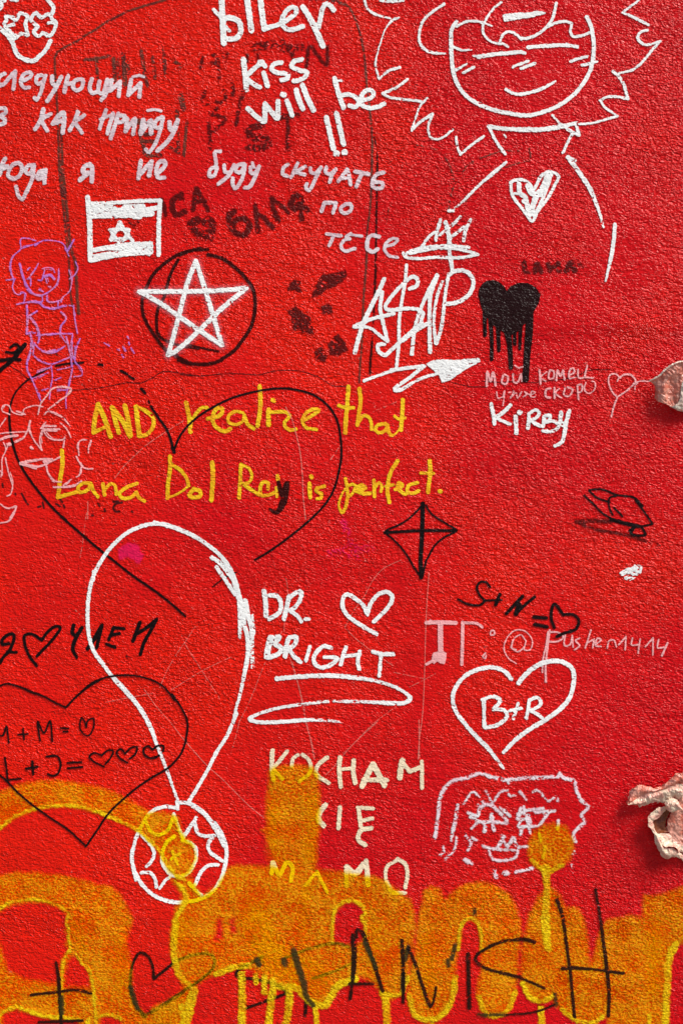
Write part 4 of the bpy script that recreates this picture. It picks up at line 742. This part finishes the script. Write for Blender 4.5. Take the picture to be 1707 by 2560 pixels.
# ------------------------------------------------------------------ torn scraps curling off the wall at the right
def scrap_mat(name, c1, c2, c3, rough):
    m, kk, out = new_mat(name)
    n1 = kk.noise(kk.pos((1.0, 1.0, 1.5)), 36.0, 3.0, 0.5, 0.8)
    n2 = kk.noise(kk.pos(), 210.0, 3.0, 0.6)
    col = kk.mixc(kk.smooth(n1, 0.38, 0.62), c4(c1), c4(c2))
    col = kk.mixc(kk.math('MULTIPLY', kk.smooth(n2, 0.66, 0.74), 0.8), col, c4(c3))
    wr = kk.noise(kk.pos((1.0, 1.0, 0.6)), 42.0, 3.0, 0.5, 1.6)
    hh = kk.math('SUBTRACT', kk.math('MULTIPLY', n2, 0.18), kk.math('ABSOLUTE', kk.math('MULTIPLY', kk.math('SUBTRACT', wr, 0.5), 3.0)))
    b = principled(kk, col, rough, bump(kk, hh, 1.0, 0.0034), 0.6)
    tl = kk.n('ShaderNodeBsdfTranslucent'); kk.set(tl.inputs[0], col)
    mx = kk.n('ShaderNodeMixShader'); mx.inputs[0].default_value = 0.28
    kk.set(mx.inputs[1], b); kk.set(mx.inputs[2], tl.outputs[0])
    kk.set(out.inputs[0], mx.outputs[0])
    M[name] = m
scrap_mat('scrap_cream', (0.88, 0.72, 0.54), (0.84, 0.44, 0.34), (0.22, 0.16, 0.10), 0.26)
scrap_mat('scrap_pink', (0.72, 0.20, 0.13), (0.82, 0.40, 0.30), (0.40, 0.14, 0.10), 0.2)
scrap_mat('scrap_brown', (0.30, 0.075, 0.02), (0.22, 0.05, 0.02), (0.10, 0.03, 0.015), 0.5)  # darker brown-orange, used only for the hollow
scrap_mat('scrap_pale', (0.90, 0.80, 0.66), (0.84, 0.60, 0.48), (0.40, 0.30, 0.22), 0.28)

def loft(name, tile, rows, mat, parent, nu=40, nv=26, crumple=2.7, seed=0.0, thick=0.0005, rag=2.0, top=None, split=0.5):
    nu = int(nu * 2.2); nv = int(nv * 1.8)
    """a crumpled sheet through rows of points 'x,y,h' (crop coordinates, h = mm off the wall)"""
    ox, oy, sz = TILES[tile]; s = 1568.0 / sz
    R_ = []
    for r in rows:
        P = np.array([[ox + float(a) / s, oy + float(b) / s, float(c)] for a, b, c in (q.split(',') for q in r.split())])
        d = np.concatenate([[0], np.cumsum(np.linalg.norm(np.diff(P, axis=0), axis=1))]); d /= d[-1]
        t = np.linspace(0, 1, nu)
        # smooth interpolation along the row (cubic through the points)
        Q = spline(np.column_stack([P, np.zeros(len(P))]))[:, :3]
        dq = np.concatenate([[0], np.cumsum(np.linalg.norm(np.diff(Q, axis=0), axis=1))]); dq /= dq[-1]
        R_.append(np.stack([np.interp(t, dq, Q[:, k]) for k in range(3)], 1))
    R_ = np.array(R_)
    tv = np.linspace(0, len(rows) - 1, nv)
    V = []
    for j, v in enumerate(tv):
        i = min(int(v), len(rows) - 2); f = v - i
        p1, p2 = R_[i], R_[i + 1]
        p0 = R_[i - 1] if i > 0 else 2 * p1 - p2
        p3 = R_[i + 2] if i + 2 < len(rows) else 2 * p2 - p1
        P = 0.5 * ((2 * p1) + (-p0 + p2) * f + (2 * p0 - 5 * p1 + 4 * p2 - p3) * f**2 + (-p0 + 3 * p1 - 3 * p2 + p3) * f**3)
        for u in range(nu):
            x, y, h = P[u]
            edge = 1.0 if j in (0, nv - 1) else 0.25
            nz = Vector((x * 0.045, y * 0.045, seed))
            h2 = h + crumple * (mnoise.noise(nz) * 0.9 + (0.28 - abs(mnoise.noise(nz * 1.9))) * 2.6 + (0.28 - abs(mnoise.noise(nz * 4.3))) * 1.5)
            x2 = x + edge * rag * 1.7 * (mnoise.noise(Vector((x * 0.11, y * 0.11, seed + 4))) + 0.9 * mnoise.noise(Vector((x * 0.35, y * 0.35, seed + 6))) + 0.5 * mnoise.noise(Vector((x * 0.9, y * 0.9, seed + 2))))
            y2 = y + edge * rag * 1.7 * (mnoise.noise(Vector((x * 0.11, y * 0.11, seed + 8))) + 0.9 * mnoise.noise(Vector((x * 0.35, y * 0.35, seed + 9))) + 0.5 * mnoise.noise(Vector((x * 0.9, y * 0.9, seed + 3))))
            wx = (x2 - 853.5) / 1000; wz = ZC + (1280 - y2) / 1000
            V.append((wx, -(max(h2, 1.6) / 1000 + relief(wx, wz) + 0.001), wz))
    F = [(j * nu + i, j * nu + i + 1, (j + 1) * nu + i + 1, (j + 1) * nu + i) for j in range(nv - 1) for i in range(nu - 1)]
    me = bpy.data.meshes.new(name)
    me.from_pydata(V, [], F)
    me.polygons.foreach_set('use_smooth', [True] * len(F))
    me.materials.append(M[mat])
    if top:                                            # the torn sheet shows its other face on one side of the fold
        me.materials.append(M[top])
        me.polygons.foreach_set('material_index', [1 if f // (nu - 1) < split * (nv - 1) + 1.5 * math.sin((f % (nu - 1)) * 0.21) else 0 for f in range(len(F))])
    o = bpy.data.objects.new(name, me); C.objects.link(o); o.parent = parent
    sol = o.modifiers.new('thickness', 'SOLIDIFY'); sol.thickness = thick; sol.offset = 0
    return o

def scrap(name, label, px, py):
    o = bpy.data.objects.new(name, None); C.objects.link(o)
    o['label'] = label; o['category'] = 'torn paper'
    o['group'] = 'torn paper scraps curling off the wall'
    o.empty_display_size = 0.05
    return o

lo = scrap('torn_paper', 'large crumpled pink and cream paper scrap with a twisted tongue, peeling beside the orange spray', 1690, 2060)
loft('sheet', 'Z', ['1500,210,26 1475,450,22 1440,800,20 1330,960,14 1260,1100,9 1225,1300,7 1290,1450,9 1400,1650,12 1500,1800,10 1600,1990,7',
                    '1640,230,18 1630,600,14 1600,900,12 1560,1200,10 1560,1450,11 1600,1700,12 1650,1900,9 1700,2050,6',
                    '1990,210,8 1990,700,6 1980,1200,5 1990,1700,5 2000,2120,4', '2500,260,4 2450,700,3 2520,1200,3 2440,1700,3 2500,2200,3'], 'scrap_pink', lo, crumple=1.5, seed=1.0, nu=44)
loft('tongue', 'Z', ['412,815,14 450,740,16.3926 490,640,13.7763 520,560,14.3986 600,490,17.9358 720,475,16.3497 850,485,15.1613 960,525,18.8391 1010,500,18.9728 1110,490,16.5319 1190,420,19.2998 1270,360,21.2743 1340,270,18.553 1380,220,19.6613 1450,212,22.9893 1540,250,21.0525',
                     '420,820,24.5244 480,740,24.6987 540,660,21.5955 620,600,20.4373 720,570,23.5969 850,555,27.1217 960,560,26.524 1060,540,23.3556 1160,500,22.9343 1260,440,26.5535 1350,370,29.5872 1450,330,28.2671 1545,320,25.2034',
                     '430,826,19 520,780,21.7869 600,740,18.9765 700,690,17.6085 800,630,21.4661 900,590,22.5347 1000,580,19.0965 1090,560,19.6085 1180,530,23.6094 1280,480,22.7611 1380,450,19.6734 1470,440,22.0121 1530,450,25.1918',
                     '440,830,28.8186 560,800,27.4165 640,790,25.9235 740,760,26.3355 830,710,28.5664 920,670,30.5427 1020,640,30.4688 1130,600,28.7898 1240,570,27.7048 1350,560,28.7637 1450,580,31.1737 1500,600,32.6653',
                     '450,835,17 570,835,19.9468 640,850,15.0996 685,890,18.1219 720,855,20.9924 800,850,16.1466 880,825,19.2437 960,795,22.0372 1040,800,17.1944 1140,790,20.3656 1240,745,23.0814 1330,700,18.243 1420,730,21.4873 1475,800,24.1248'], 'scrap_cream', lo, crumple=1.7, seed=2.0, top='scrap_pink', split=0.5, nu=56, nv=30)
loft('curl', 'Z', ['1140,800,24 1200,740,25.8186 1270,705,22.4864 1330,700,23.4412 1400,750,25.9787 1450,830,22.912 1500,905,22.9269', '1150,840,34 1210,800,35.9709 1280,780,34.67 1340,800,32.2568 1400,840,32.7375 1450,890,35.314 1490,915,35.7092',
                   '1160,880,27 1200,925,27 1245,965,27 1290,975,27 1350,955,27 1420,935,27 1485,918,27'], 'scrap_cream', lo, crumple=1.2, seed=3.0, nu=30, nv=14, rag=1.2)
loft('lip', 'Z', ['1150,870,20 1080,890,22 1000,905,24 930,950,26 870,990,27 835,1040,27 815,1100,28 830,1150,29 830,1220,28 870,1290,27 920,1350,25 945,1410,24 950,1480,23 960,1560,22 1000,1640,21 1060,1760,20 1110,1840,19 1170,1900,18 1240,1885,19 1330,1870,17 1420,1875,15 1500,1920,12 1570,1975,9',
                  '1200,890,16 1130,930,19 1070,960,22 1000,1020,24 950,1060,25 910,1100,26 880,1130,27 900,1160,27 910,1220,25 935,1290,23 960,1350,22 985,1400,24 1010,1490,27 1040,1570,29 1080,1650,30 1130,1730,30 1190,1780,29 1260,1800,28 1330,1800,26 1410,1810,21 1490,1850,15 1560,1910,9',
                  '1260,930,8 1200,960,11 1150,1000,14 1100,1050,17 1040,1090,19 990,1130,20 950,1150,19 945,1190,17 955,1240,15 970,1300,14 990,1350,15 1010,1395,18 1080,1440,20 1110,1520,19 1130,1590,18 1180,1650,22 1230,1670,26 1300,1670,27 1360,1700,24 1420,1750,19 1480,1800,14 1560,1860,9'], 'scrap_cream', lo, crumple=1.4, seed=4.0, nu=64, nv=14, rag=1.6)
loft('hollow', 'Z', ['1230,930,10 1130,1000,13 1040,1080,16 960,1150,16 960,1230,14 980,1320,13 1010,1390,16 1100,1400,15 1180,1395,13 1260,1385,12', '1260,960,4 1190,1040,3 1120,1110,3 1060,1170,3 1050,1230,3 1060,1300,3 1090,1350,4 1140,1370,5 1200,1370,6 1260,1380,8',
                    '1290,980,9 1260,1060,7 1230,1130,5 1210,1190,5 1205,1240,5 1205,1290,5 1210,1330,6 1230,1360,7 1250,1375,8 1275,1390,9'], 'scrap_brown', lo, crumple=0.85, seed=5.0, nu=32, nv=14, rag=0.5)
loft('fold', 'Z', ['990,1400,20 1060,1500,25 1100,1600,28 1150,1640,30 1230,1630,31 1320,1640,31 1390,1690,29 1420,1760,25', '1100,1405,16 1150,1480,17 1190,1560,18 1240,1590,20 1310,1590,20 1390,1620,20 1450,1690,18 1490,1760,15',
                   '1280,1420,9 1320,1470,11 1360,1530,13 1410,1560,14 1470,1590,14 1540,1660,12 1600,1750,10 1640,1850,8'], 'scrap_cream', lo, crumple=1.5, seed=6.0, nu=30, nv=14, rag=1.0)

up = scrap('torn_paper', 'small glossy pink paper scrap curling up at the right edge above the pink heart string', 1690, 970)
loft('curled_edge', 'J', ['1312,292,14 1350,275,20 1380,258,24 1400,230,28 1430,205,31 1465,182,34 1500,168,36 1540,162,36 1580,166,34 1640,180,24 1700,190,10',
                          '1325,298,12 1365,300,18 1395,290,24 1420,275,29 1450,255,33 1480,232,35 1510,215,34 1540,215,30 1580,225,24 1640,240,16 1710,250,7',
                          '1345,315,12 1375,335,22 1400,335,29 1425,330,30 1450,315,24 1480,290,22 1510,275,25 1535,285,27 1580,300,20 1640,310,12 1720,310,5',
                          '1358,345,13 1372,375,22 1395,390,27 1420,395,25 1445,390,18 1475,380,18 1510,370,24 1535,370,25 1580,375,18 1640,380,10 1720,380,5',
                          '1354,412,13 1368,435,19 1395,448,22 1425,458,22 1450,468,20 1480,480,20 1505,490,21 1530,500,21 1580,512,16 1640,520,9 1700,530,5'], 'scrap_pink', up, crumple=1.7, seed=11.0, nu=48, nv=34, rag=1.4)
loft('pale_strip', 'J', ['1535,300,29 1530,340,28 1525,390,27 1515,440,25 1470,474,23 1455,470,21', '1560,300,30 1560,350,30 1555,410,28 1540,460,26 1505,484,24 1470,480,22',
                         '1640,310,16 1640,370,14 1640,420,13 1620,480,12 1560,510,17 1490,492,20'], 'scrap_pale', up, crumple=1.2, seed=12.0, nu=24, nv=14, rag=0.8)
loft('rim', 'J', ['1308,290,15 1350,270,22 1378,252,26 1400,224,30 1430,200,33 1465,177,36 1500,163,38 1540,157,38 1590,160,36', '1316,295,17 1356,279,24 1384,262,28 1407,235,32 1436,211,35 1469,188,38 1502,174,40 1540,168,40 1590,172,38'], 'scrap_pale', up, crumple=0.85, seed=13.0, nu=48, nv=6, rag=0.8)

print('paint faces', N_FACES)
